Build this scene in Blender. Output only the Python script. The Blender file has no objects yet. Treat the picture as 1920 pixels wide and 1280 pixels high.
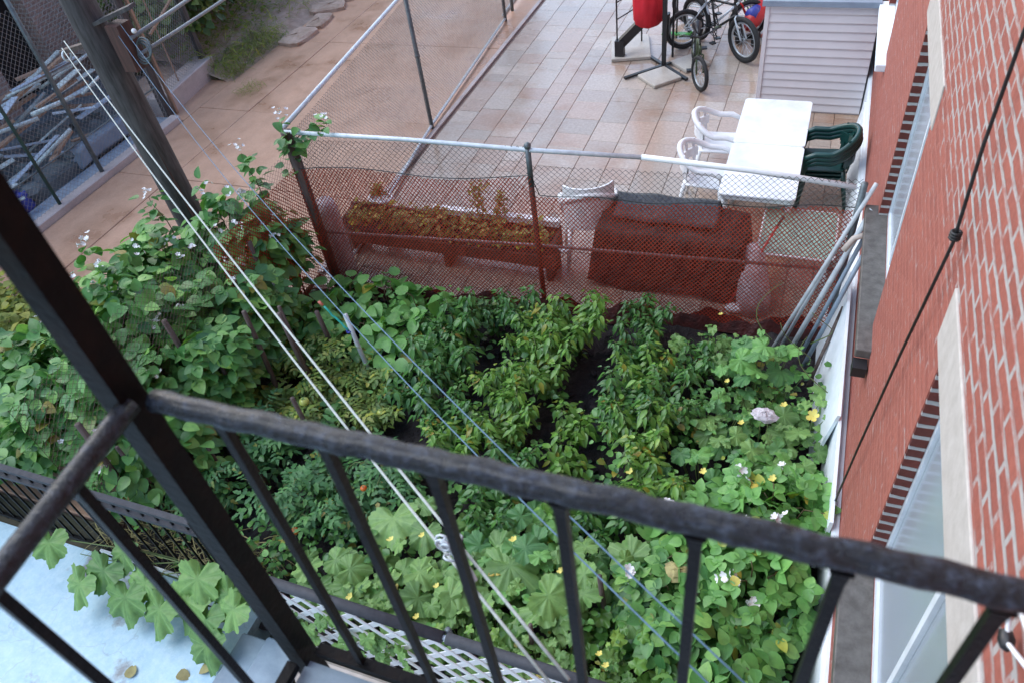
import bpy, math, random
import numpy as np
from mathutils import Vector, Matrix
random.seed(7); RNG = np.random.default_rng(11)
S = bpy.context.scene
COL = S.collection

# ------------------------------------------------------------------ camera
F = 1430.0
def _n(a): return a/np.linalg.norm(a)
_d = _n(np.array([240., 1486., F])); _up = -_d
_y = np.array([750., -1497., F]); _y = _n(_y - _up*(_y@_up)); _x = np.cross(_y, _up)
Rw = np.array([_x, _y, _up])
cam_d = bpy.data.cameras.new('camera'); cam = bpy.data.objects.new('camera', cam_d); COL.objects.link(cam)
m = Matrix.Identity(4)
for i in range(3):
    m[i][0] = Rw[i][0]; m[i][1] = -Rw[i][1]; m[i][2] = -Rw[i][2]
m[0][3], m[1][3], m[2][3] = 0, 0, 5.2
cam.matrix_world = m
cam_d.sensor_width = 36; cam_d.lens = F/1920*36; cam_d.clip_start = .05; cam_d.clip_end = 300
cam_d.dof.use_dof = True; cam_d.dof.focus_distance = 6.6; cam_d.dof.aperture_fstop = 3.6
S.camera = cam
# ------------------------------------------------------------------ light
SUN_EL, SUN_AZ = math.radians(32), math.radians(200)
W = bpy.data.worlds.new('World'); S.world = W; W.use_nodes = True
nt = W.node_tree; bg = nt.nodes['Background']
sky = nt.nodes.new('ShaderNodeTexSky'); sky.sky_type = 'NISHITA'; sky.sun_disc = False
sky.sun_elevation = SUN_EL; sky.sun_rotation = math.radians(300)
sky.air_density = 1.0; sky.dust_density = 1.2; sky.ozone_density = 1.5
nt.links.new(sky.outputs[0], bg.inputs[0]); bg.inputs[1].default_value = .15
sd = bpy.data.lights.new('sun', 'SUN'); sun = bpy.data.objects.new('sun', sd); COL.objects.link(sun)
sd.energy = .8; sd.angle = math.radians(40); sd.color = (.93, .97, 1)
sun.rotation_euler = (math.radians(58*.6), 0, math.radians(-60)); sun.location = (0, 0, 20)
S.view_settings.view_transform = 'Standard'; S.view_settings.look = 'None'
S.view_settings.gamma = 1; S.view_settings.exposure = 1.45
S.render.engine = 'CYCLES'

# ------------------------------------------------------------------ materials
def new_mat(name):
    M = bpy.data.materials.new(name); M.use_nodes = True
    n = M.node_tree; b = n.nodes['Principled BSDF']; return M, n, b
def N(n, t, **k):
    o = n.nodes.new(t)
    for a, v in k.items():
        if a.startswith('_'): setattr(o, a[1:], v)
    return o
def ramp(n, stops, src=None):
    r = n.nodes.new('ShaderNodeValToRGB'); e = r.color_ramp.elements
    while len(e) > 1: e.remove(e[-1])
    e[0].position = stops[0][0]; c = stops[0][1]; e[0].color = (*c, 1) if len(c) == 3 else c
    for p, c in stops[1:]:
        q = e.new(p); q.color = (*c, 1) if len(c) == 3 else c
    if src is not None: n.links.new(src, r.inputs[0])
    return r
def coords(n, scale=(1, 1, 1), kind='Object', rot=(0, 0, 0)):
    tc = n.nodes.new('ShaderNodeTexCoord'); mp = n.nodes.new('ShaderNodeMapping')
    mp.inputs['Scale'].default_value = scale; mp.inputs['Rotation'].default_value = rot
    n.links.new(tc.outputs[kind], mp.inputs[0]); return mp.outputs[0]
def noise(n, vec, scale, detail=5, rough=.6):
    t = n.nodes.new('ShaderNodeTexNoise'); t.inputs['Scale'].default_value = scale
    t.inputs['Detail'].default_value = detail; t.inputs['Roughness'].default_value = rough
    n.links.new(vec, t.inputs['Vector']); return t.outputs['Fac']
def mixc(n, f, a, b, mode='MIX'):
    x = n.nodes.new('ShaderNodeMix'); x.data_type = 'RGBA'; x.blend_type = mode
    for s, v in ((x.inputs[0], f), (x.inputs[6], a), (x.inputs[7], b)):
        if isinstance(v, (int, float)): s.default_value = v
        elif isinstance(v, tuple): s.default_value = (*v, 1)
        else: n.links.new(v, s)
    return x.outputs[2]
def bump(n, b, h, strength=.3, dist=.01):
    u = n.nodes.new('ShaderNodeBump'); u.inputs['Strength'].default_value = strength
    u.inputs['Distance'].default_value = dist; n.links.new(h, u.inputs['Height']); n.links.new(u.outputs[0], b.inputs['Normal'])
def simple(name, c1, c2=None, sc=8, rough=.6, metal=0, bs=.3, bd=.004, detail=6, lo=.35, hi=.65, spec=None, scale3=(1, 1, 1)):
    M, n, b = new_mat(name)
    c2 = c2 or tuple(x*.7 for x in c1)
    v = coords(n, scale3); f = noise(n, v, sc, detail)
    r = ramp(n, [(lo, c1), (hi, c2)], f); n.links.new(r.outputs[0], b.inputs['Base Color'])
    b.inputs['Roughness'].default_value = rough; b.inputs['Metallic'].default_value = metal
    if spec is not None: b.inputs['Specular IOR Level'].default_value = spec
    if bs: bump(n, b, noise(n, v, sc*4, 4), bs, bd)
    return M
def leafmat(name, cols, trans=.28, rough=.45, vein=None, veinw=.05, palmate=False, gain=1.8):
    cols = [(min(1, c[0]*gain*1.15), min(1, c[1]*gain*.98), c[2]*gain*.95) for c in cols]
    vein = tuple(v*1.25 for v in vein) if vein else None
    M, n, b = new_mat(name)
    g = n.nodes.new('ShaderNodeNewGeometry')
    st = [(.955*i/(len(cols)-1), c) for i, c in enumerate(cols)]+[(.975, (cols[0][1]*1.6, cols[0][1]*1.75, cols[0][2])), (1, (cols[0][1]*2.0, cols[0][1]*1.5, cols[0][2]))]
    r = ramp(n, st, g.outputs['Random Per Island']); col = r.outputs[0]
    nz = noise(n, coords(n), 22, 3)
    col = mixc(n, .6, col, ramp(n, [(.3, (.5, .58, .5)), (.5, (.9, .92, .85)), (.72, (1.15, 1.08, .9))], nz).outputs[0], 'MULTIPLY')
    # yellowing blotches
    bl = ramp(n, [(.64, (0, 0, 0)), (.76, (.4, .4, .4))], noise(n, coords(n), 7, 5, .7)).outputs[0]
    col = mixc(n, bl, col, (min(1, cols[0][0]*2.6), cols[0][1]*1.35, cols[0][2]*.8))
    if vein:
        uv = n.nodes.new('ShaderNodeUVMap'); sp = n.nodes.new('ShaderNodeSeparateXYZ'); n.links.new(uv.outputs[0], sp.inputs[0])
        if palmate:
            at = N(n, 'ShaderNodeMath', _operation='ARCTAN2'); n.links.new(sp.outputs[0], at.inputs[0]); n.links.new(sp.outputs[1], at.inputs[1])
            mu = N(n, 'ShaderNodeMath', _operation='MULTIPLY'); n.links.new(at.outputs[0], mu.inputs[0]); mu.inputs[1].default_value = 180/55
            co = N(n, 'ShaderNodeMath', _operation='COSINE'); n.links.new(mu.outputs[0], co.inputs[0])
            ab = N(n, 'ShaderNodeMath', _operation='ABSOLUTE'); n.links.new(co.outputs[0], ab.inputs[0])
            fac = ramp(n, [(.988, (0, 0, 0)), (1, (1, 1, 1))], ab.outputs[0]).outputs[0]
        else:
            ab = N(n, 'ShaderNodeMath', _operation='ABSOLUTE'); n.links.new(sp.outputs[0], ab.inputs[0])
            fac = ramp(n, [(0, (1, 1, 1)), (veinw, (0, 0, 0))], ab.outputs[0]).outputs[0]
        s2 = N(n, 'ShaderNodeMath', _operation='MULTIPLY'); n.links.new(fac, s2.inputs[0]); s2.inputs[1].default_value = .35 if palmate else .5
        col = mixc(n, s2.outputs[0], col, vein)
    n.links.new(col, b.inputs['Base Color']); b.inputs['Roughness'].default_value = rough
    tr = n.nodes.new('ShaderNodeBsdfTranslucent'); n.links.new(mixc(n, 1.0, col, (1.0, 1.15, .5), 'MULTIPLY'), tr.inputs[0])
    mx = n.nodes.new('ShaderNodeMixShader'); mx.inputs[0].default_value = trans
    n.links.new(b.outputs[0], mx.inputs[1]); n.links.new(tr.outputs[0], mx.inputs[2])
    n.links.new(mx.outputs[0], n.nodes['Material Output'].inputs[0])
    return M
def wood(name, c1, c2, rough=.7):
    return simple(name, c1, c2, 5, rough, 0, .4, .004, 8, .35, .65, None, (6, 6, .8))

def brick_mat(name, c1, c2, mort, bw=.215, bh=.07, painted=None):
    M, n, b = new_mat(name)
    tc = n.nodes.new('ShaderNodeTexCoord'); sp = n.nodes.new('ShaderNodeSeparateXYZ'); n.links.new(tc.outputs['Object'], sp.inputs[0])
    ad = N(n, 'ShaderNodeMath', _operation='ADD'); n.links.new(sp.outputs[0], ad.inputs[0]); n.links.new(sp.outputs[1], ad.inputs[1])
    cb = n.nodes.new('ShaderNodeCombineXYZ'); n.links.new(ad.outputs[0], cb.inputs[0]); n.links.new(sp.outputs[2], cb.inputs[1])
    # wobble the joints a little
    nz = n.nodes.new('ShaderNodeTexNoise'); nz.inputs['Scale'].default_value = 9; n.links.new(tc.outputs['Object'], nz.inputs[0])
    wv = N(n, 'ShaderNodeVectorMath', _operation='SCALE'); n.links.new(nz.outputs['Color'], wv.inputs[0]); wv.inputs['Scale'].default_value = .018
    av = N(n, 'ShaderNodeVectorMath', _operation='ADD'); n.links.new(cb.outputs[0], av.inputs[0]); n.links.new(wv.outputs[0], av.inputs[1])
    br = n.nodes.new('ShaderNodeTexBrick'); n.links.new(av.outputs[0], br.inputs['Vector'])
    br.inputs['Scale'].default_value = 1; br.inputs['Brick Width'].default_value = bw; br.inputs['Row Height'].default_value = bh
    br.inputs['Mortar Size'].default_value = .012; br.inputs['Mortar Smooth'].default_value = .25
    br.inputs['Color1'].default_value = (*c1, 1); br.inputs['Color2'].default_value = (*c2, 1)
    f1 = noise(n, tc.outputs['Object'], 30, 4)
    zb = None
    body = mixc(n, .5, br.outputs['Color'], ramp(n, [(.3, (.6, .6, .6)), (.7, (1.15, 1.1, 1.1))], f1).outputs[0], 'MULTIPLY')
    br.inputs['Mortar'].default_value = (*mort, 1)
    mc = mixc(n, noise(n, tc.outputs['Object'], 40, 3), mort, tuple(x*.7 for x in mort))
    if painted:
        # red paint has run over most joints; patches of joint and smeared mortar stay pale
        st = noise(n, coords(n, (1, 2.2, 9)), 1.9, 5, .8)
        zr = N(n, 'ShaderNodeMapRange'); n.links.new(sp.outputs[2], zr.inputs[0])
        zr.inputs[1].default_value = 3.0; zr.inputs[2].default_value = 3.35; zr.inputs[3].default_value = .0; zr.inputs[4].default_value = .17
        sm = N(n, 'ShaderNodeMath', _operation='ADD'); n.links.new(st, sm.inputs[0]); n.links.new(zr.outputs[0], sm.inputs[1])
        show = ramp(n, [(.54, (0, 0, 0)), (.70, (1, 1, 1))], sm.outputs[0]).outputs[0]
        mc = mixc(n, show, painted, mc)
    f = br.outputs['Fac']
    col = mixc(n, f, body, mc)
    if painted:
        fl = noise(n, coords(n, (6, 5, 40)), 3.0, 6, .8)
        fr = ramp(n, [(.60, (0, 0, 0)), (.70, (.75, .75, .75))], fl).outputs[0]
        col = mixc(n, fr, col, mort)
    n.links.new(col, b.inputs['Base Color']); b.inputs['Roughness'].default_value = .85
    h = N(n, 'ShaderNodeMath', _operation='SUBTRACT'); n.links.new(f1, h.inputs[0]); n.links.new(f, h.inputs[1])
    bump(n, b, h.outputs[0], .6, .008)
    return M

def paver_mat(name):
    M, n, b = new_mat(name)
    g = n.nodes.new('ShaderNodeNewGeometry')
    r = ramp(n, [(0, (.41, .30, .235)), (.25, (.47, .375, .305)), (.5, (.40, .34, .285)), (.75, (.50, .42, .35)), (1, (.45, .325, .25))], g.outputs['Random Per Island'])
    v = coords(n)
    st = noise(n, v, .8, 5, .6); gr = noise(n, v, 26, 5, .7)
    col = mixc(n, 1.0, r.outputs[0], ramp(n, [(.3, (.78, .78, .78)), (.7, (1.1, 1.1, 1.1))], gr).outputs[0], 'MULTIPLY')
    # rust-brown water stains with their own shape
    sr = ramp(n, [(.50, (0, 0, 0)), (.68, (.8, .8, .8))], st)
    col = mixc(n, sr.outputs[0], col, mixc(n, 1.0, col, (.74, .53, .40), 'MULTIPLY'))
    n.links.new(col, b.inputs['Base Color'])
    wet = noise(n, coords(n, (1, 1, 1)), .55, 4, .6)
    rr = ramp(n, [(.40, (.05, .05, .05)), (.52, (.20, .20, .20)), (.7, (.45, .45, .45))], wet)
    n.links.new(rr.outputs[0], b.inputs['Roughness'])
    bump(n, b, gr, .25, .003)
    return M
def concrete_mat(name, c1, c2, c3, wet=True):
    M, n, b = new_mat(name)
    v = coords(n); a = noise(n, v, .9, 8, .65); c = noise(n, v, 45, 4, .6); s = noise(n, coords(n, (1, .35, 1)), 2.2, 7, .7)
    r = ramp(n, [(.3, c1), (.5, c2), (.68, c3)], a)
    col = mixc(n, .6, r.outputs[0], ramp(n, [(.3, (.7, .68, .66)), (.7, (1.15, 1.12, 1.1))], s).outputs[0], 'MULTIPLY')
    col = mixc(n, .6, col, ramp(n, [(.3, (.8, .8, .8)), (.7, (1.1, 1.1, 1.1))], c).outputs[0], 'MULTIPLY')
    n.links.new(col, b.inputs['Base Color'])
    rr = ramp(n, [(.35, (.22, .22, .22)), (.62, (.6, .6, .6))], a); n.links.new(rr.outputs[0], b.inputs['Roughness'])
    bump(n, b, c, .35, .004)
    return M

MT = {}
def rail_mat():
    M, n, b = new_mat('blistered_wet_black_paint_and_glints'); v = coords(n)
    a = noise(n, v, 55, 6, .75); c = noise(n, coords(n, (.5, 1, 1)), 95, 4, .6); ru = noise(n, v, 9, 6, .75)
    col = ramp(n, [(.40, (.003, .0035, .005)), (.52, (.012, .015, .022)), (.66, (.055, .072, .105)), (.8, (.10, .13, .18))], a).outputs[0]  # blue-grey stops put worn patches and wet highlights into the base colour
    col = mixc(n, ramp(n, [(.74, (0, 0, 0)), (.78, (.6, .6, .6))], ru).outputs[0], col, (.10, .035, .022))
    n.links.new(col, b.inputs['Base Color'])
    n.links.new(ramp(n, [(.35, (.18, .18, .18)), (.65, (.5, .5, .5))], c).outputs[0], b.inputs['Roughness'])
    ad = N(n, 'ShaderNodeMath', _operation='ADD'); n.links.new(a, ad.inputs[0]); n.links.new(c, ad.inputs[1])
    b.inputs['Coat Weight'].default_value = .25; b.inputs['Coat Roughness'].default_value = .12; b.inputs['Specular IOR Level'].default_value = .35; b.inputs['Coat Tint'].default_value = (.85, .93, 1, 1)
    bump(n, b, ad.outputs[0], 1.0, .006); return M
MT['rail'] = rail_mat()
MT['iron'] = simple('black_iron', (.003, .003, .004), (.010, .009, .009), 30, .42, 0, .8, .003, spec=.18)
MT['ironrust'] = simple('dark_rusty_iron', (.003, .003, .0035), (.010, .006, .005), 14, .5, 0, .8, .003, 6, .45, .7, .12)
MT['brick'] = brick_mat('painted_brick', (.36, .105, .072), (.29, .082, .058), (.45, .42, .40), painted=(.335, .102, .072))
MT['brickdark'] = brick_mat('raw_brick', (.16, .035, .025), (.12, .03, .022), (.48, .46, .45), 40, .072)
MT['brickfar'] = brick_mat('old_pink_brick', (.42, .26, .21), (.30, .19, .16), (.46, .38, .34))
MT['lintel'] = simple('concrete_lintel', (.42, .38, .34), (.50, .46, .42), 14, .85)
MT['sill'] = simple('weathered_stone_sill', (.075, .068, .06), (.13, .12, .11), 16, .6, 0, .6, .004)
MT['whitepaint'] = simple('chalky_white_paint', (.80, .86, .89), (.70, .77, .80), 5, .7, 0, .3, .004)
MT['whiteframe'] = simple('white_window_frame', (.72, .77, .82), (.6, .64, .68), 9, .4, 0, .2, .002)
MT['white'] = simple('white_plastic', (.82, .84, .85), (.76, .77, .78), 3, .3, 0, .05, .001)
MT['tablewhite'] = simple('rain_marked_white_plastic', (.80, .84, .86), (.58, .62, .64), 2.5, .22, 0, .1, .001, 8, .5, .75)
MT['greenplastic'] = simple('dark_green_plastic', (.008, .055, .047), (.007, .042, .037), 4, .28, 0, .05, .001)
MT['palegreen'] = simple('pale_green_plastic', (.26, .42, .34), (.20, .32, .26), 7, .35, 0, .1, .001)
MT['siding'] = simple('pale_vinyl_siding', (.72, .68, .69), (.66, .63, .64), 2, .5, 0, .1, .002)
MT['trimblue'] = simple('grey_blue_trim', (.28, .34, .42), (.22, .27, .34), 6, .5)
MT['galv'] = simple('galvanised_steel', (.66, .73, .77), (.50, .56, .60), 12, .38, .1, .2, .001)
MT['galvdark'] = simple('dull_galvanised_steel', (.16, .19, .20), (.10, .12, .13), 14, .45, .4, .2, .001)
MT['wire'] = simple('fence_wire', (.07, .075, .07), (.035, .04, .035), 10, .5, .4, 0)
MT['wirepale'] = simple('pale_fence_wire', (.34, .34, .33), (.24, .24, .24), 10, .5, .3, 0)
MT['net'] = simple('red_plastic_net', (.44, .058, .028), (.27, .034, .018), 6, .42, 0, 0)
MT['netband'] = simple('dark_red_folded_net', (.07, .010, .008), (.035, .008, .008), 9, .6, 0, .8, .02)
MT['rustpost'] = simple('rusty_post', (.10, .03, .02), (.04, .02, .018), 14, .6, 0, .4, .002)
MT['railgrey'] = simple('pitted_grey_pipe', (.30, .25, .25), (.13, .07, .065), 26, .6, .2, .4, .002)
MT['paver'] = paver_mat('wet_pavers')
MT['joint'] = simple('dark_joint', (.24, .155, .12), (.15, .10, .08), 8, .6)
MT['alley'] = concrete_mat('damp_alley_concrete', (.38, .215, .135), (.56, .345, .235), (.46, .27, .175))
MT['curb'] = concrete_mat('pale_curb_concrete', (.48, .40, .38), (.55, .48, .46), (.38, .32, .31))
MT['yard'] = simple('blue_grey_yard_concrete', (.16, .20, .22), (.10, .12, .13), 2, .5, 0, .4, .01)
MT['rock'] = simple('broken_concrete', (.50, .37, .30), (.34, .24, .18), 5, .8, 0, .8, .02)
def blue_floor():
    M, n, b = new_mat('peeling_light_blue_paint')
    v = coords(n); a = noise(n, v, 1.1, 8, .6); c = noise(n, v, 16, 8, .75)
    big = noise(n, v, 3.2, 8, .75); col = mixc(n, ramp(n, [(.35, (0, 0, 0)), (.65, (1, 1, 1))], big).outputs[0], (.50, .69, .78), (.36, .54, .63)); col = mixc(n, ramp(n, [(.45, (0, 0, 0)), (.6, (.5, .5, .5))], c).outputs[0], col, (.60, .74, .80))
    f = ramp(n, [(.57, (0, 0, 0)), (.62, (1, 1, 1))], a).outputs[0]
    sp = ramp(n, [(.66, (0, 0, 0)), (.70, (1, 1, 1))], c).outputs[0]
    vo = n.nodes.new('ShaderNodeTexVoronoi'); vo.feature = 'DISTANCE_TO_EDGE'; vo.inputs['Scale'].default_value = 1.3
    wn_ = n.nodes.new('ShaderNodeTexNoise'); wn_.inputs['Scale'].default_value = 5; n.links.new(v, wn_.inputs[0]); wa = N(n, 'ShaderNodeVectorMath', _operation='ADD'); n.links.new(v, wa.inputs[0])
    ws = N(n, 'ShaderNodeVectorMath', _operation='SCALE'); n.links.new(wn_.outputs['Color'], ws.inputs[0]); ws.inputs['Scale'].default_value = .35; n.links.new(ws.outputs[0], wa.inputs[1]); n.links.new(wa.outputs[0], vo.inputs['Vector'])
    ck_ = ramp(n, [(0, (.28, .28, .28)), (.006, (0, 0, 0))], vo.outputs['Distance']).outputs[0]
    col = mixc(n, f, col, (.26, .27, .27)); col = mixc(n, sp, col, (.22, .24, .25)); col = mixc(n, ck_, col, (.14, .17, .19))
    n.links.new(col, b.inputs['Base Color']); b.inputs['Roughness'].default_value = .55
    bump(n, b, c, .5, .006); return M
MT['blue'] = blue_floor()
MT['step'] = simple('worn_blue_grey_stone', (.17, .23, .28), (.28, .36, .42), 4, .5, 0, .4, .006)
MT['cream'] = simple('cream_paint', (.62, .54, .48), (.50, .42, .36), 6, .6)
MT['soil'] = simple('wet_black_soil', (.018, .014, .016), (.035, .028, .030), 9, .8, 0, 1.0, .03)
MT['dirt'] = simple('rough_ground', (.10, .085, .06), (.05, .055, .03), 3, .9, 0, .6, .03)
MT['pole'] = wood('weathered_pole_wood', (.035, .030, .030), (.095, .088, .088))
MT['plank'] = wood('brown_stained_plank', (.10, .045, .035), (.05, .025, .022))
MT['stake'] = wood('dark_wet_stake', (.055, .035, .028), (.12, .09, .08))
MT['scrapwood'] = wood('bare_scrap_wood', (.42, .26, .17), (.24, .15, .11))
MT['scrapmetal'] = simple('pale_scrap_pipe', (.66, .74, .74), (.38, .46, .47), 9, .45, .2)
MT['planterwood'] = wood('damp_planter_wood', (.11, .05, .035), (.06, .03, .022))
MT['pvc'] = simple('grey_plastic_pipe', (.56, .60, .62), (.42, .46, .48), 8, .5)
MT['pipeblue'] = simple('blue_grey_pipe', (.24, .31, .38), (.17, .22, .27), 8, .45)
MT['tarp'] = simple('charcoal_tarp', (.028, .034, .042), (.018, .021, .027), 5, .5, 0, .7, .02)
MT['maroon'] = simple('dark_maroon_cloth', (.016, .010, .010), (.009, .006, .006), 5, .7, 0, .7, .02)
MT['black'] = simple('black_metal', (.012, .012, .013), (.02, .02, .022), 8, .4)
MT['rubber'] = simple('tyre_rubber', (.014, .014, .015), (.022, .022, .022), 20, .75)
MT['rim'] = simple('bright_rim', (.50, .54, .56), (.40, .43, .45), 8, .3, .6, 0)
MT['foam'] = simple('black_foam_sleeve', (.028, .030, .036), (.045, .048, .058), 20, .7, 0, .5, .003)
MT['slab'] = concrete_mat('ballast_slab_stone', (.44, .40, .34), (.52, .48, .42), (.36, .32, .27))
def cloth(name, c, c2): return simple(name, c, c2, 4, .75, 0, .4, .01)
MT['redcloth'] = cloth('red_parasol_cloth', (.72, .02, .035), (.60, .015, .03))
for k, c in dict(redp=(.55, .02, .02), yellowp=(.75, .45, .03), bluep=(.06, .08, .42), greenp=(.06, .33, .05), tealp=(.03, .45, .36), olive=(.05, .075, .03), mint=(.40, .62, .48), purple=(.10, .05, .28), pinkp=(.75, .22, .16)).items():
    MT[k] = simple('glossy_'+{'redp': 'red', 'yellowp': 'yellow', 'bluep': 'blue', 'greenp': 'green', 'tealp': 'teal', 'olive': 'olive', 'mint': 'mint', 'purple': 'violet', 'pinkp': 'coral'}[k], c, tuple(x*.8 for x in c), 6, .35, 0, 0)
MT['whiterope'] = simple('white_rope', (.46, .50, .47), (.34, .38, .35), 60, .7, 0, .4, .002)
MT['bluerope'] = simple('blue_rope', (.10, .20, .30), (.08, .15, .23), 60, .6, 0, .4, .002)
MT['cable'] = simple('black_cable', (.012, .012, .012), (.02, .02, .02), 30, .5)
MT['greycable'] = simple('grey_cable', (.24, .27, .28), (.18, .2, .21), 30, .5)
MT['bag'] = simple('crumpled_pale_plastic', (.62, .58, .60), (.46, .42, .44), 9, .35, 0, .8, .02)
MT['stem'] = simple('green_stem', (.10, .17, .045), (.13, .15, .05), 10, .6, 0, 0)
MT['cane'] = simple('brown_cane', (.09, .05, .03), (.10, .10, .035), 10, .7, 0, 0)
MT['straw'] = simple('dry_stalks', (.40, .36, .15), (.26, .22, .10), 10, .8, 0, 0)
MT['petalw'] = simple('white_petals', (.80, .80, .80), (.74, .74, .70), 10, .6, 0, 0)
MT['petaly'] = simple('yellow_petals', (.70, .66, .18), (.62, .52, .10), 10, .6, 0, 0)
MT['tomato'] = simple('ripe_tomato', (.62, .10, .02), (.55, .16, .03), 6, .25, 0, 0)
MT['tomatog'] = simple('unripe_tomato', (.48, .52, .12), (.38, .44, .10), 6, .25, 0, 0)
MT['L_pepper'] = leafmat('pepper_leaf', [(.035, .10, .022), (.065, .17, .034), (.10, .235, .045), (.05, .13, .028), (.15, .28, .055)], .3, .33, (.12, .26, .06), .06)
MT['L_pepper2'] = leafmat('dark_pepper_leaf', [(.018, .07, .022), (.035, .115, .03), (.05, .15, .03), (.03, .09, .028)], .22, .35, (.08, .18, .05), .06)
MT['L_bramble'] = leafmat('bramble_leaf', [(.022, .09, .030), (.045, .15, .04), (.07, .20, .05), (.035, .12, .04), (.13, .29, .07), (.05, .15, .05)], .25, .42, (.12, .24, .09), .05)
MT['L_bean'] = leafmat('bean_leaf', [(.06, .17, .05), (.08, .23, .06), (.11, .28, .075), (.07, .20, .06)], .28, .42, (.15, .30, .11), .05)
MT['L_squash'] = leafmat('squash_leaf', [(.075, .175, .055), (.12, .255, .075), (.155, .31, .095), (.095, .215, .065)], .22, .5, (.25, .42, .15), palmate=True, gain=1.45)
MT['L_squashd'] = leafmat('deep_squash_leaf', [(.04, .13, .045), (.065, .18, .055), (.09, .24, .06)], .22, .5, (.15, .29, .11), palmate=True)
MT['L_tomato'] = leafmat('tomato_leaf', [(.022, .085, .030), (.035, .12, .040), (.05, .15, .04)], .22, .5)
MT['L_tomatoy'] = leafmat('yellowing_tomato_leaf', [(.07, .14, .03), (.12, .20, .04), (.05, .11, .03), (.17, .21, .05)], .25, .5)
MT['L_weed'] = leafmat('weed_leaf', [(.09, .13, .02), (.14, .18, .03), (.06, .11, .02), (.18, .20, .04)], .25, .6)
MT['L_weedr'] = leafmat('planter_weed_leaf', [(.14, .16, .03), (.10, .12, .03), (.20, .14, .03)], .25, .6)
MT['L_tree'] = leafmat('tree_leaf', [(.02, .05, .015), (.04, .08, .02), (.07, .11, .02)], .2, .5)
def glass():
    M, n, b = new_mat('window_glass'); b.inputs['Base Color'].default_value = (.8, .88, .95, 1); b.inputs['Transmission Weight'].default_value = .75; b.inputs['IOR'].default_value = 1.5
    b.inputs['Roughness'].default_value = .22; b.inputs['Specular IOR Level'].default_value = .7; b.inputs['Metallic'].default_value = .0
    return M
MT['glass'] = glass()
MT['curtain'] = simple('pale_blue_blind', (.42, .50, .60), (.36, .43, .52), 3, .8)

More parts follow.
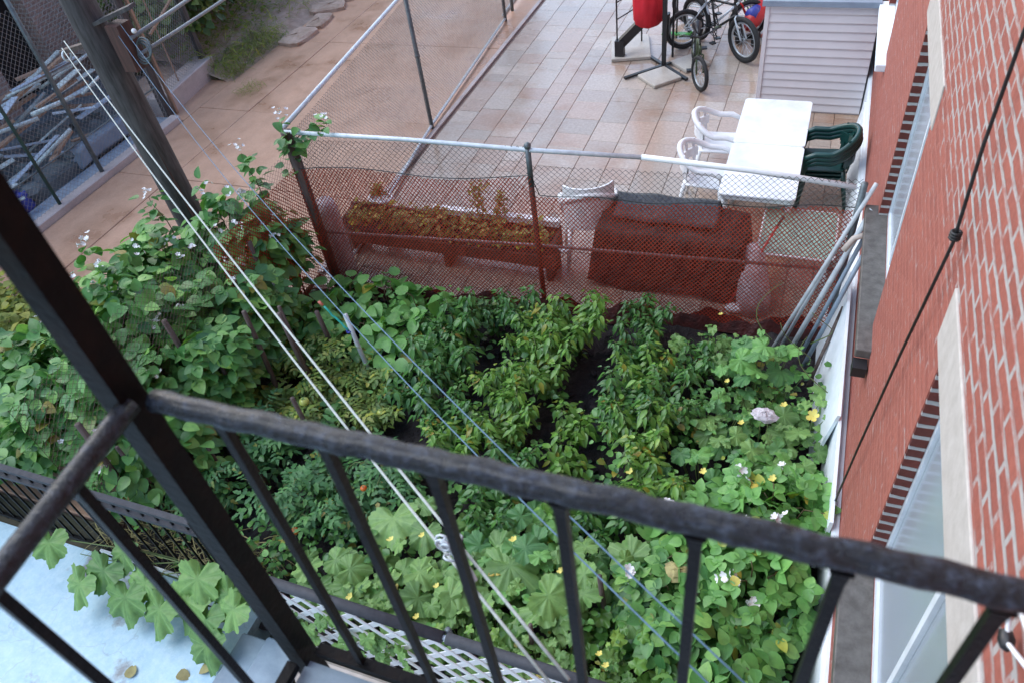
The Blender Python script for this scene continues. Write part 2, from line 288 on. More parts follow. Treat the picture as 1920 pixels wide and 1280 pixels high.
# ------------------------------------------------------------------ mesh helpers
class MB:
    def __init__(s): s.v = []; s.f = []
    def add(s, vs, fs):
        o = len(s.v); s.v += [tuple(p) for p in vs]; s.f += [tuple(i+o for i in q) for q in fs]; return s
    def box(s, a, b, rz=0, piv=None):
        x0, y0, z0 = a; x1, y1, z1 = b
        vs = [(x0, y0, z0), (x1, y0, z0), (x1, y1, z0), (x0, y1, z0), (x0, y0, z1), (x1, y0, z1), (x1, y1, z1), (x0, y1, z1)]
        if rz:
            cx, cy = piv or ((x0+x1)/2, (y0+y1)/2); c, q = math.cos(rz), math.sin(rz)
            vs = [(cx+(x-cx)*c-(y-cy)*q, cy+(x-cx)*q+(y-cy)*c, z) for x, y, z in vs]
        return s.add(vs, [(3, 2, 1, 0), (4, 5, 6, 7), (0, 1, 5, 4), (1, 2, 6, 5), (2, 3, 7, 6), (3, 0, 4, 7)])
    def bbox(s, a, b, r=.004):
        "box with chamfered vertical + horizontal edges"
        x0, y0, z0 = a; x1, y1, z1 = b; vs = []; fs = []
        rings = [(z0, r), (z0+r, 0), (z1-r, 0), (z1, r)]
        for z, i in rings:
            k = r
            vs += [(x0+i+k, y0+i, z), (x1-i-k, y0+i, z), (x1-i, y0+i+k, z), (x1-i, y1-i-k, z), (x1-i-k, y1-i, z), (x0+i+k, y1-i, z), (x0+i, y1-i-k, z), (x0+i, y0+i+k, z)]
        for q in range(3):
            for j in range(8): fs.append((q*8+j, q*8+(j+1) % 8, q*8+8+(j+1) % 8, q*8+8+j))
        fs.append(tuple(range(7, -1, -1))); fs.append(tuple(range(24, 32)))
        return s.add(vs, fs)
    def tube(s, pts, r, n=8, closed=False, caps=True, sq=None):
        P = [Vector(p) for p in pts]; K = len(P); rs = r if isinstance(r, (list, tuple)) else [r]*K
        T = []
        for i in range(K):
            a = P[(i-1) % K] if (closed or i) else P[0]; b = P[(i+1) % K] if (closed or i < K-1) else P[-1]
            t = (b-a); T.append(t.normalized() if t.length > 1e-9 else Vector((0, 0, 1)))
        u = T[0].orthogonal().normalized()
        if sq is not None:
            u = Vector(sq) - T[0]*Vector(sq).dot(T[0]); u.normalize()
        vs = []
        for i in range(K):
            u = (u - T[i]*u.dot(T[i])); u.normalize(); w = T[i].cross(u)
            for j in range(n):
                a = 2*math.pi*(j+(.5 if n == 4 else 0))/n
                vs.append(P[i] + (u*math.cos(a)+w*math.sin(a))*rs[i])
        fs = []
        for i in range(K if closed else K-1):
            for j in range(n):
                a = i*n+j; b = i*n+(j+1) % n; c = ((i+1) % K)*n+(j+1) % n; d = ((i+1) % K)*n+j
                fs.append((a, b, c, d))
        if caps and not closed and n > 2:
            fs.append(tuple(range(n-1, -1, -1))); fs.append(tuple((K-1)*n+j for j in range(n)))
        return s.add(vs, fs)
    def bar(s, a, b, w, t, up=(0, 0, 1)):
        a, b, up = Vector(a), Vector(b), Vector(up); d = (b-a).normalized()
        x = d.cross(up)
        if x.length < 1e-4: x = d.orthogonal()
        x.normalize(); z = x.cross(d); vs = []
        for p in (a, b):
            for i, j in ((-1, -1), (1, -1), (1, 1), (-1, 1)): vs.append(p + x*i*w/2 + z*j*t/2)
        return s.add(vs, [(3, 2, 1, 0), (4, 5, 6, 7), (0, 1, 5, 4), (1, 2, 6, 5), (2, 3, 7, 6), (3, 0, 4, 7)])
    def disc_ball(s, c, r, seg=10, rings=6, sc=(1, 1, 1)):
        vs = []; fs = []
        for i in range(rings+1):
            th = math.pi*i/rings
            for j in range(seg):
                ph = 2*math.pi*j/seg
                vs.append((c[0]+r*sc[0]*math.sin(th)*math.cos(ph), c[1]+r*sc[1]*math.sin(th)*math.sin(ph), c[2]+r*sc[2]*math.cos(th)))
        for i in range(rings):
            for j in range(seg): fs.append((i*seg+j, (i+1)*seg+j, (i+1)*seg+(j+1) % seg, i*seg+(j+1) % seg))
        return s.add(vs, fs)
    def build(s, name, mat, parent=None, smooth=False, loc=None):
        me = bpy.data.meshes.new(name); me.from_pydata(s.v, [], s.f); me.update()
        if smooth: me.polygons.foreach_set('use_smooth', [True]*len(me.polygons))
        me.materials.append(MT[mat] if isinstance(mat, str) else mat)
        o = bpy.data.objects.new(name, me); COL.objects.link(o)
        if parent: o.parent = parent
        if loc: o.location = loc
        return o
def tag(o, label=None, cat=None, group=None, kind=None):
    if label: o['label'] = label
    if cat: o['category'] = cat
    if group: o['group'] = group
    if kind: o['kind'] = kind
    return o
def thing(name, label, cat, loc=(0, 0, 0), rz=0, group=None):
    o = bpy.data.objects.new(name, None); COL.objects.link(o); o.location = loc; o.rotation_euler = (0, 0, rz)
    o.empty_display_size = .1
    return tag(o, label, cat, group)
def structure(name, mb, mat, smooth=False):
    return tag(mb.build(name, mat, None, smooth), kind='structure')
def dup(root, loc, rz=0, label=None, scale=None, group=None):
    r = root.copy(); COL.objects.link(r); r.location = loc; r.rotation_euler = (root.rotation_euler[0], root.rotation_euler[1], rz)
    if label: r['label'] = label
    if group: r['group'] = group
    if scale is not None: r.scale = (scale,)*3 if isinstance(scale, (int, float)) else scale
    for ch in list(root.children):
        c = ch.copy(); COL.objects.link(c); c.parent = r
        for g in list(ch.children):
            d = g.copy(); COL.objects.link(d); d.parent = c
    return r
def lerp(a, b, t): return tuple(a[i]+(b[i]-a[i])*t for i in range(3))
def sag(a, b, s, n=24, p=1):
    return [(lerp(a, b, t/n)[0], lerp(a, b, t/n)[1], lerp(a, b, t/n)[2]-s*4*(t/n)*(1-t/n)) for t in range(n+1)]

# ------------------------------------------------------------------ leaf templates (x width, y length, z normal; uv = x,y)
def tpl_blade(w=.5, curl=.12, fold=.10, pts=(.0, .12, .3, .55, .8, 1.0), wid=(.05, .65, 1.0, .85, .45, .02)):
    V = []; Fq = []; UV = []
    for y, k in zip(pts, wid):
        z = -curl*y*y
        for sx in (-1, 0, 1):
            V.append((sx*k*w/2, y, z+abs(sx)*k*fold*w)); UV.append((sx*k, y))
    for i in range(len(pts)-1):
        a = i*3
        Fq += [(a, a+1, a+4, a+3), (a+1, a+2, a+5, a+4)]
    return np.array(V), Fq, np.array(UV)
def tpl_palm(valley=.66, jag=.045, n=54, droop=.17, seed=5):
    "broad lobed leaf with toothed edge and a deep notch at the stalk"
    V = [(0, 0, 0)]; UV = [(0, 0)]; Fq = []
    rr = random.Random(seed); W5 = math.radians(55)
    lobes = [(0, 1.0), (W5, .90), (-W5, .86), (2*W5, .78), (-2*W5, .80)]
    def prof(a):
        best = valley*(1-.12*abs(a)/math.pi)
        for c, R_ in lobes:
            d = abs((a-c+math.pi) % (2*math.pi)-math.pi)/(W5*.62)
            if d < 1: best = max(best, valley+(R_-valley)*(1-d)**.75)
        return best
    outs = []
    for j in range(n):
        a = 2*math.pi*j/n; a = a if a <= math.pi else a-2*math.pi
        r = prof(a)*(1-.62*math.exp(-((abs(a)-math.pi)/.24)**2))
        outs.append((a, r*(1+jag*((j % 2)*2-1)*rr.uniform(.3, 1.5)+rr.uniform(-.03, .03))*.56, r*.56))
    for ring in (.3, .62, 1.0):
        for a, ro, r0 in outs:
            r = (ro if ring == 1.0 else r0)*ring
            x, y = r*math.sin(a), r*math.cos(a)+.10*0
            vein = abs(math.cos(a*math.pi/W5/1.0))
            z = -droop*ring**2*(.6+.6*math.sin(a*1.5+1)) + (.045*math.sin(a*5+2)+.028*math.sin(a*11+seed))*ring**2 + .05*abs(x) + .014*(1-vein)*math.sin(ring*3.1) + rr.uniform(-.006, .006)
            V.append((x, y, z)); UV.append((x*2, y*2))
    for j in range(n):
        k = (j+1) % n
        Fq.append((0, 1+k, 1+j)); Fq.append((1+j, 1+k, 1+n+k, 1+n+j)); Fq.append((1+n+j, 1+n+k, 1+2*n+k, 1+2*n+j))
    return np.array(V), Fq, np.array(UV)
def combine(ts):
    V = []; Fq = []; UV = []
    for (v, f, u), (dx, dy, dz, ang, sc) in ts:
        c, s_ = math.cos(ang), math.sin(ang); o = sum(len(a) for a in V)
        p = np.stack([(v[:, 0]*c+v[:, 1]*s_)*sc+dx, (-v[:, 0]*s_+v[:, 1]*c)*sc+dy, v[:, 2]*sc+dz], 1)
        V.append(p); UV.append(u); Fq += [tuple(i+o for i in q) for q in f]
    return np.concatenate(V), Fq, np.concatenate(UV)
T_PEP = tpl_blade(.42, .30, .14)
T_OVA = tpl_blade(.78, .16, .12, (.0, .08, .28, .55, .82, 1.0), (.1, .7, 1.0, .9, .5, .02))
T_OVS = tpl_blade(.8, .15, .15, (.0, .3, .7, 1.0), (.1, 1.0, .75, .02))
T_TRI = combine([(T_OVA, (0, .35, 0, 0, .65)), (T_OVA, (-.02, .3, .0, -1.25, .58)), (T_OVA, (.02, .3, .0, 1.25, .58))])
_lf = tpl_blade(.55, .2, .12, (.0, .2, .4, .6, .8, 1.0), (.1, .95, .6, .8, .35, .02))
T_TOM = combine([(_lf, (0, .68, 0, 0, .34)), (_lf, (0, .55, 0, -1.05, .34)), (_lf, (0, .55, 0, 1.05, .34)), (_lf, (0, .3, 0, -1.2, .30)), (_lf, (0, .32, 0, 1.2, .30)), (_lf, (0, .14, 0, -1.3, .2)), (_lf, (0, .12, 0, 1.3, .2))])
T_SQ = tpl_palm(); T_SQ2 = tpl_palm(.52, .05, 36, .08, 8)
T_FLO = combine([(tpl_blade(.75, -.45, .14, (0, .4, .8, 1), (.25, .9, 1, .35)), (0, 0, 0, k*2*math.pi/5+.1*(k % 2), .9+.12*(k % 3))) for k in range(5)])
T_GRASS = tpl_blade(.06, .7, .2, (0, .25, .5, .75, 1), (1, 1, .8, .5, .05))

def cloud(name, tpl, pos, ydir, nrm, size, mat, parent=None, loc=None, aspect=None):
    tv, tf, tu = tpl; K = len(pos); nv = len(tv)
    pos = np.asarray(pos, float); Y = np.asarray(ydir, float); Z = np.asarray(nrm, float); size = np.asarray(size, float)
    Y /= np.linalg.norm(Y, axis=1, keepdims=True)
    Z = Z - Y*(Z*Y).sum(1, keepdims=True); Z /= np.maximum(np.linalg.norm(Z, axis=1, keepdims=True), 1e-6)
    X = np.cross(Y, Z)
    w = np.ones(K) if aspect is None else np.asarray(aspect)
    V = (tv[None, :, 0, None]*X[:, None]*w[:, None, None] + tv[None, :, 1, None]*Y[:, None] + tv[None, :, 2, None]*Z[:, None])*size[:, None, None] + pos[:, None]
    V = V.reshape(-1, 3)
    ls = [len(f) for f in tf]; flat = np.array([i for f in tf for i in f])
    loops = (flat[None]+np.arange(K)[:, None]*nv).ravel().astype(np.int32)
    tot = np.tile(ls, K).astype(np.int32); start = np.concatenate([[0], np.cumsum(tot)[:-1]]).astype(np.int32)
    me = bpy.data.meshes.new(name); me.vertices.add(len(V)); me.vertices.foreach_set('co', V.astype(np.float32).ravel())
    me.loops.add(len(loops)); me.loops.foreach_set('vertex_index', loops)
    me.polygons.add(len(tot)); me.polygons.foreach_set('loop_start', start); me.polygons.foreach_set('loop_total', tot)
    me.polygons.foreach_set('use_smooth', np.ones(len(tot), bool))
    uv = me.uv_layers.new(name='UVMap'); uvd = tu[loops % nv]; uv.data.foreach_set('uv', uvd.astype(np.float32).ravel())
    me.update(); me.validate()
    me.materials.append(MT[mat])
    o = bpy.data.objects.new(name, me); COL.objects.link(o)
    if parent: o.parent = parent
    if loc: o.location = loc
    return o
def rnd(a, b, n): return RNG.uniform(a, b, n)
def outdirs(n, droop=(-.6, .2)):
    a = rnd(0, 2*math.pi, n); return np.stack([np.cos(a), np.sin(a), rnd(droop[0], droop[1], n)], 1)
def upn(n, j=.45): return np.stack([rnd(-j, j, n), rnd(-j, j, n), np.ones(n)], 1)

# ================================================================== SETTING
g = MB(); K = 60
xs = [-90+180*i/K for i in range(K+1)]
for j in range(K+1):
    for i in range(K+1): g.v.append((xs[i], xs[j]+10, -.32))
for j in range(K):
    for i in range(K): a = j*(K+1)+i; g.f.append((a, a+1, a+K+2, a+K+1))
structure('ground', g, 'dirt')
# patio: dark bed with separate flags laid in strips of mixed widths
def fy(x): return 5.24+(x+4.6)*.0902
pb_ = MB(); pb_.add([(-4.95, fy(-4.95), -.3), (.56, fy(.56), -.3), (.56, 22, -.3), (-4.95, 22, -.3), (-4.95, fy(-4.95), -.012), (.56, fy(.56), -.012), (.56, 22, -.012), (-4.95, 22, -.012)], [(3, 2, 1, 0), (4, 5, 6, 7), (0, 1, 5, 4), (1, 2, 6, 5), (2, 3, 7, 6), (3, 0, 4, 7)])
structure('patio_bed', pb_, 'joint')
pv = MB(); rp = random.Random(3); x = -4.9
while x < .52:
    w = rp.choice([.25, .35, .40, .40, .50]); w = min(w, .545-x); y = 5.34+rp.uniform(-.3, 0)
    if w < .06: break
    while y < 21:
        l = rp.choice([.25, .35, .40, .50, .6]) if w < .42 else rp.choice([.25, .35, .4, .5])
        y0 = max(y, fy(x+w/2)+.03); z = rp.uniform(-.0015, .0015)
        if y+l > y0+.03: pv.bbox((x+.003, y0+.003, -.05), (x+w-.003, y+l-.003, z), .003)
        y += l
    x += w
structure('patio', pv, 'paver')
# alley slabs with open seams
structure('alley_bed', MB().box((-9.28, 2.0, -.3), (-4.99, 30, -.02)), 'joint')
al = MB(); ys = [2.0, 4.4, 6.9, 8.85, 11.4, 14.2, 17, 20, 30]; xs_ = [-9.28, -8.32, -4.99]
for i in range(len(ys)-1):
    for j in range(2): al.bbox((xs_[j]+.006, ys[i]+.006, -.1), (xs_[j+1]-.006, ys[i+1]-.006, 0+.003*((i+j) % 2)), .006)
structure('alley', al, 'alley')
# garden soil
gs = MB(); nx, ny = 90, 64; RS = random.Random(4)
for j in range(ny+1):
    for i in range(nx+1):
        X = -4.75+5.3*i/nx; Y = 1.62+(fy(X)+.02-1.62)*j/ny
        furrow = .045*math.cos((X+.95)*2*math.pi/.92)
        gs.v.append((X, Y, -.05+furrow+RS.uniform(-.02, .02)))
for j in range(ny):
    for i in range(nx): a = j*(nx+1)+i; gs.f.append((a, a+1, a+nx+2, a+nx+1))
structure('garden_soil', gs, 'soil')
cl = MB(); 
for _ in range(900):
    p = (RS.uniform(-4.6, .45), RS.uniform(1.75, 5.2)); r = RS.uniform(.012, .04)
    cl.disc_ball((p[0], p[1], -.02+RS.uniform(-.02, .02)), r, 5, 3, (1, RS.uniform(.7, 1.2), .7))
tag(cl.build('soil_clods', 'soil'), 'loose dark clods of wet soil over the garden bed', 'soil', kind='stuff')
# blue painted yard floor in front, steps, porch
structure('painted_floor', MB().box((-9.5, -3, -.3), (-3.3, 1.74, 0)), 'blue')
structure('weed_bed_ground', MB().box((-12, 1.75, -.31), (-5.0, 1.99, -.03)).box((-14, 1.99, -.31), (-9.6, 4.3, -.03)), 'dirt')
structure('yard_floor', MB().box((-14.4, 4.31, -.31), (-9.29, 8.42, -.02)).box((-14.4, 8.42, -.31), (-9.9, 9.79, -.02)), 'yard')
structure('alley_apron', MB().box((-9.9, 8.42, -.31), (-9.285, 9.79, -.004)), 'alley')
structure('far_floor', MB().box((-30, 22.02, -.31), (10, 60, -.01)), 'alley')

# ------------------------------------------------------------------ brick building on the right
bld = thing('brick_building', 'red painted brick building wall along the right edge', 'building', (.6, 0, 0))
WIN = [(1.02, 2.40), (4.28, 5.60), (8.50, 9.80), (12.6, 13.9)]; Z0, Z1, ZT = 1.42, 2.94, 7.6
wl = MB(); y = -4
T = .30
for a, b in WIN:
    wl.box((0, y, .5), (T, a, ZT)); wl.box((0, a, .5), (T, b, Z0)); wl.box((0, a, Z1), (T, b, ZT)); y = b
wl.box((0, y, .5), (T, 24, ZT))
wl.build('brick_wall', 'brick', bld)
MB().box((-.045, 1.70, -.2), (T, 24, .5)).box((-.02, 1.70, .5), (0, 24, .515)).build('white_foundation', 'whitepaint', bld)
MB().box((0, -4, -.2), (T, 1.66, .5)).build('foundation', 'whitepaint', bld)
MB().box((-.25, -4.2, ZT), (6, 24.2, ZT+.25)).build('roof_slab', 'sill', bld)
MB().box((T+.002, -3.9, 0), (5.8, 23.9, ZT-.01)).build('room_block', 'lintel', bld)
for k, (a, b) in enumerate(WIN):
    w = MB().box((.07, a, Z0), (.2, b, Z0+.05)).box((.07, a, Z1-.05), (.2, b, Z1)).box((.095, a, Z0+.05), (.2, a+.04, Z1-.05)).box((.07, b-.04, Z0+.05), (.2, b, Z1-.05)).box((.078, a+.62, Z0+.05), (.155, a+.66, Z1-.05))
    w = w.build('window', 'whiteframe', bld)
    MB().box((.098, a+.04, Z0+.05), (.105, a+.62, Z1-.05)).build('pane', 'glass', w); MB().box((.086, a+.66, Z0+.05), (.093, b-.04, Z1-.05)).build('pane', 'glass', w)
    MB().box((.115, a+.68, Z0+.06), (.121, b-.04, Z1-.05)).build('blind', 'curtain', w)
    # far reveal of unpainted brick
    MB().box((.003, b-.012, Z0), (.068, b+.0, Z1)).build('reveal', 'brickdark', w); MB().box((.003, a, Z0), (.068, a+.012, Z1)).build('reveal', 'brickdark', w)
    MB().bbox((-.008, a-.12, Z1+.004), (.02, b+.14, Z1+.26), .004).build('lintel', 'lintel', w)
    s = MB().bbox((-.095, a-.26, Z0-.07), (.069, b+.12, Z0+.004), .006).build('sill', 'sill' if k != 2 else 'whitepaint', w)
MB().box((-.1, 3.92, 1.27), (-.01, 4.02, 1.35)).build('sill_bracket', 'black', bld)

# ------------------------------------------------------------------ balcony in the foreground
bal = thing('balcony_railing', 'black wrought iron balcony railing across the foreground', 'railing', (-1.03, .585, 3.3))
def L(p): return (p[0]+1.03, p[1]-.585, p[2]-3.3)
hr = []; _q = random.Random(2)
for i in range(60):
    t = i/59; hr.append(L((-1.0+1.62*t, .585+.002*math.sin(i*1.7), 4.276+.0015*math.sin(i*.9)+.052*t-.03*t*t)))
MB().tube(hr, [.0212+.0008*math.sin(i*2.3) for i in range(60)], 16).build('handrail', 'rail', bal, True)
side = [L((-1.03+.16*t, .56-1.5*t, 4.285)) for t in [i/29 for i in range(30)]]
MB().tube(side, .0198, 14).build('handrail', 'rail', bal, True)
for x in (-.865, -.655, -.46, -.255, -.06, .125, .305, .50):
    MB().tube([L((x, .585, 3.30)), L((x+.0005, .586, 3.8)), L((x+.001, .585, 4.235)), L((x+.001, .585, 4.262)), L((x+.001, .585, 4.272))], [.0115, .0125, .0125, .0155, .022], 4, sq=(1, 0, 0)).build('baluster', 'iron', bal)
for yv in (.40, .215, .03, -.15, -.34):
    MB().tube([L((-1.03+.1067*(.56-yv), yv, 3.30)), L((-1.03+.1067*(.56-yv), yv, 4.27))], .0125, 4, sq=(1, 0, 0)).build('baluster', 'iron', bal)
MB().box(L((-1.0, .57, 3.27)), L((.60, .60, 3.295))).box(L((-1.06, -1, 3.27)), L((-1.03, .53, 3.295))).build('bottom_rail', 'ironrust', bal)
MB().bar(L((-1.05, .57, 3.1)), L((-1.05, .57, 6.4)), .053, .053, (0, 1, 0)).build('corner_post', 'ironrust', bal)
fl = MB().box((-1.03, -1.3, 3.16), (.59, .56, 3.25)); tag(fl.build('balcony_floor', 'step'), 'grey balcony floor slab behind the black railing', 'balcony floor')

# ------------------------------------------------------------------ fences
def chainlink(mb, P, Q, z0, z1, cell=.05, r=.0017, wav=0):
    P = Vector((P[0], P[1], 0)); Q = Vector((Q[0], Q[1], 0)); Ln = (Q-P).length; d = (Q-P)/Ln; nn = Vector((-d.y, d.x, 0))
    nc = int(Ln/cell); h = cell*.5; rows = int((z1-z0)/h)
    rg = random.Random(9)
    for i in range(nc+1):
        pts = []
        for k in range(rows+1):
            s = (i + (.5 if k % 2 else 0))*cell
            z = z0+k*h
            off = wav*math.sin(s*2.1+z*1.3)*math.sin(z*1.7)
            pts.append(P+d*min(s, Ln)+nn*(off+(.0025 if k % 2 else -.0025))+Vector((0, 0, z)))
        mb.tube(pts, r, 3, caps=False)
        # interlocking partner
        pts2 = []
        for k in range(rows+1):
            s = (i - (.5 if k % 2 else 0))*cell
            z = z0+k*h; off = wav*math.sin(s*2.1+z*1.3)*math.sin(z*1.7)
            pts2.append(P+d*max(0, min(s, Ln))+nn*(off-(.0025 if k % 2 else -.0025))+Vector((0, 0, z)))
        mb.tube(pts2, r, 3, caps=False)
    return mb
C0 = (-4.60, 5.24); C1 = (-2.27, 5.46); C2 = (.50, 5.70)
fm = thing('mesh_fence', 'chain link fence lined with red netting between garden and paved patio', 'fence', (0, 0, 0))
cm = MB(); chainlink(cm, C0, C1, .04, 1.87, .055, .0026, .02); chainlink(cm, C1, (.45, 5.69), .04, 1.68, .055, .0026, .02); cm.build('wire_mesh', 'wire', fm)
MB().tube([(-4.6, 5.24, 1.93), (-3.4, 5.35, 1.89), (-2.27, 5.46, 1.82), (-1.28, 5.60, 1.755)], .021, 10).build('top_rail', 'galv', fm, True)
MB().tube([(-1.30, 5.60, 1.757), (-.4, 5.66, 1.68), (.40, 5.70, 1.585)], .025, 10).build('top_rail', 'white', fm, True)
MB().tube([(-4.58, 5.28, .76), (-2.27, 5.50, .76), (.42, 5.72, .73)], .015, 8).build('middle_rail', 'railgrey', fm, True)
MB().tube([(-2.27, 5.46, -.2), (-2.27, 5.46, 1.46)], .026, 10).build('post', 'rustpost', fm, True)
MB().tube([(-2.27, 5.46, 1.46), (-2.265, 5.46, 1.84)], .026, 10).disc_ball((-2.265, 5.46, 1.86), .034, 10, 6).build('post_top', 'galvdark', fm, True)
MB().tube([(.42, 5.71, -.2), (.46, 5.71, 1.62)], .028, 10).build('post', 'galvdark', fm, True)
MB().tube([(-4.6, 5.24, -.2), (-4.58, 5.24, 1.94)], .055, 10).build('post', 'stake', fm, True)
def netting(mb, path, zf, cw=.038, ch=.0235, w=.0076, bulge=.03, seed=1):
    "diamond plastic net: flat strands both diagonals"
    segs = []; tot = 0
    P = [Vector((p[0], p[1], 0)) for p in path]
    for a, b in zip(P, P[1:]): segs.append((tot, (b-a).length, a, b)); tot += (b-a).length
    def at(s, z):
        s = max(0, min(tot-1e-6, s))
        for t0, l, a, b in segs:
            if s <= t0+l:
                d = (b-a)/l; p = a+d*(s-t0); nn = Vector((d.y, -d.x, 0)); break
        o = .012+bulge*abs(math.sin(s*1.9+seed))*math.sin(min(1, z/1.3)*math.pi)**2
        p = p+nn*o; return Vector((p.x, p.y, z)), d
    ncol = int(tot/cw)
    for sgn in (1, -1):
        for i in range(-50, ncol+50):
            prev = None
            for k in range(0, 80):
                z = .03+k*ch; s = i*cw+sgn*k*cw*.5*1.0
                if s < 0 or s > tot: prev = None; continue
                if z > zf(s): break
                p, d = at(s, z)
                if prev is not None:
                    dd = (p-prev).normalized(); side = Vector((dd.z*d.x, dd.z*d.y, -(dd.x*d.x+dd.y*d.y)))
                    side.normalize(); hw = side*w/2
                    mb.add([prev-hw, prev+hw, p+hw, p-hw], [(0, 1, 2, 3)])
                prev = p
    return mb
net_h = lambda s: 1.56+.035*math.sin(s*3.1) if s < 2.35 else 1.40-.03*math.sin((s-2.35)*1.4)+.015*math.sin(s*7)
o = netting(MB(), [(-4.58, 5.22), (-2.27, 5.43), (.42, 5.67)], net_h).build('red_netting', 'net', fm)
bd = MB(); 
for i in range(50):
    pass
pts = []
for i in range(61):
    s = i/60*5.0; X = -4.55+s*.9954; Y = 5.225+s*.094; pts.append((X, Y-.03-.02*math.sin(s*9), .02+.012*math.sin(s*13)))
for i in range(60):
    a, b = pts[i], pts[i+1]; h1 = .13+.05*math.sin(i*.7)+.03*math.sin(i*1.9); h2 = .13+.05*math.sin((i+1)*.7)+.03*math.sin((i+1)*1.9)
    bd.add([(a[0], a[1]-.05, -.05), (b[0], b[1]-.05, -.05), (b[0], b[1]+.01, h2), (a[0], a[1]+.01, h1)], [(0, 1, 2, 3)])
    bd.add([(a[0], a[1]+.016, h1), (b[0], b[1]+.016, h2), (b[0], b[1]+.03, -.05), (a[0], a[1]+.03, -.05)], [(0, 1, 2, 3)])
bd.build('folded_net_edge', 'netband', fm)
wi = MB(); pw = []
for i in range(81):
    s = i/80*5.0; X = -4.55+s*.9954; Y = 5.20+s*.094; pw.append((X, Y, net_h(s)+.004))
wi.tube(pw, .0045, 5).build('tie_wire', 'cable', fm)
# the same netting turns the corner and runs down the garden's left side
fl_ = thing('side_fence', 'old wire fence with wooden posts on the left side of the garden, overgrown by brambles', 'fence', (0, 0, 0))
cm = MB(); chainlink(cm, (-4.62, 5.2), (-4.72, 1.85), .04, 1.75); cm.build('wire_mesh', 'rustpost', fl_)
netting(MB(), [(-4.63, 3.9), (-4.60, 5.2)], lambda s: 1.6, seed=3).build('red_netting', 'net', fl_)
for yv, ln in ((4.3, .05), (3.2, -.04), (2.1, .06)):
    MB().tube([(-4.66, yv, -.2), (-4.66+ln, yv, 1.35)], .024, 8).build('post', 'stake', fl_, True)
# fence along the alley
fa = thing('alley_fence', 'tall galvanised chain link fence running between alley and patio', 'fence', (0, 0, 0))
A0, A1 = (-4.66, 5.3), (-5.06, 8.75)
def ax(y): return -4.66-(y-5.3)*.116 if y < 8.75 else -5.06-(y-8.75)*.072
cm = MB(); chainlink(cm, (ax(5.3), 5.3), (ax(8.75), 8.75), .07, 1.84, .05, .0026); chainlink(cm, (ax(8.75), 8.75), (ax(14.5), 14.5), .07, 1.84, .055, .003); cm.build('wire_mesh', 'wirepale', fa)
MB().tube([(ax(y), y, 1.93-.012*(y-5.3)) for y in (5.26, 6.5, 8.75, 11, 14.5)], .024, 10).build('top_rail', 'galv', fa, True)
MB().tube([(ax(y), y, .05) for y in (5.5, 8.75, 12.5)], .022, 10).build('bottom_rail', 'galv', fa, True)
MB().tube([(ax(y)-.10, y, .02) for y in (12.7, 13, 16)], .03, 8).build('bottom_rail', 'galv', fa, True)
for yv in (8.75, 12.5, 12.95):
    MB().tube([(ax(yv), yv, -.2), (ax(yv), yv, 1.9)], .03, 10).tube([(ax(yv), yv, 1.05), (ax(yv), yv, 1.09)], .037, 10).build('post', 'galvdark', fa, True)
MB().box((-5.02, 5.45, -.1), (-4.955, 22, .018)).build('concrete_strip', 'curb', fa)

# ------------------------------------------------------------------ shed
sh = thing('shed', 'low shed clad in pale grey horizontal siding by the brick wall', 'shed', (-.74, 9.88, 0))
sd_ = MB(); n = 13; H = 1.36
for i in range(n):
    z0 = .02+H*i/n; z1 = .02+H*(i+1)/n
    for (a, b) in (((0, 0), (1.275, -.0)), ((0, 3.6), (0, 0))):
        nx_, ny_ = (0, -1) if a[1] == b[1] else (-1, 0)
        vs = []
        for q, o_ in ((z0, .016), (z0+.006, .018), (z0+.085*H/1.36, .004), (z1, .002)):
            vs += [(a[0]+nx_*o_, a[1]+ny_*o_, q), (b[0]+nx_*o_, b[1]+ny_*o_, q)]
        sd_.add(vs, [(0, 1, 3, 2), (2, 3, 5, 4), (4, 5, 7, 6)]); sd_.add([vs[0], vs[1], (b[0], b[1], z0), (a[0], a[1], z0)], [(3, 2, 1, 0)])
sd_.box((0.001, .001, 0), (1.275, 3.6, 1.37)).build('siding', 'siding', sh)
MB().box((-.02, -.03, 0), (.03, .02, 1.36)).build('corner_trim', 'siding', sh)
MB().box((-.06, -.06, 1.375), (1.27, 3.7, 1.44)).build('roof', 'trimblue', sh)

# white boards leaning on the wall base
for k, (ya, yb, xf, xt, hz, lab) in enumerate([(4.10, 5.80, .40, .525, .66, 'long white board leaning on the wall base beyond the garden pipes'), (3.20, 4.55, .50, .540, .60, 'white board leaning on the brick wall base beside the squash leaves'), (5.9, 9.3, .47, .548, .48, 'weathered white panel against the wall base behind the green chairs')]):
    p = MB(); th = .025
    p.add([(xf, ya, 0), (xf+th, ya, 0), (xt+th*.0+.012, ya, hz), (xt-.012, ya, hz), (xf-(.05 if k == 0 else 0), yb, 0), (xf+th-(.05 if k == 0 else 0), yb, 0), (xt+.012, yb, hz), (xt-.012, yb, hz)],
          [(0, 1, 2, 3), (7, 6, 5, 4), (0, 3, 7, 4), (1, 5, 6, 2), (3, 2, 6, 7), (0, 4, 5, 1)])
    tag(p.build('white_board', 'whitepaint'), lab, 'board', 'white boards leaning along the wall base')
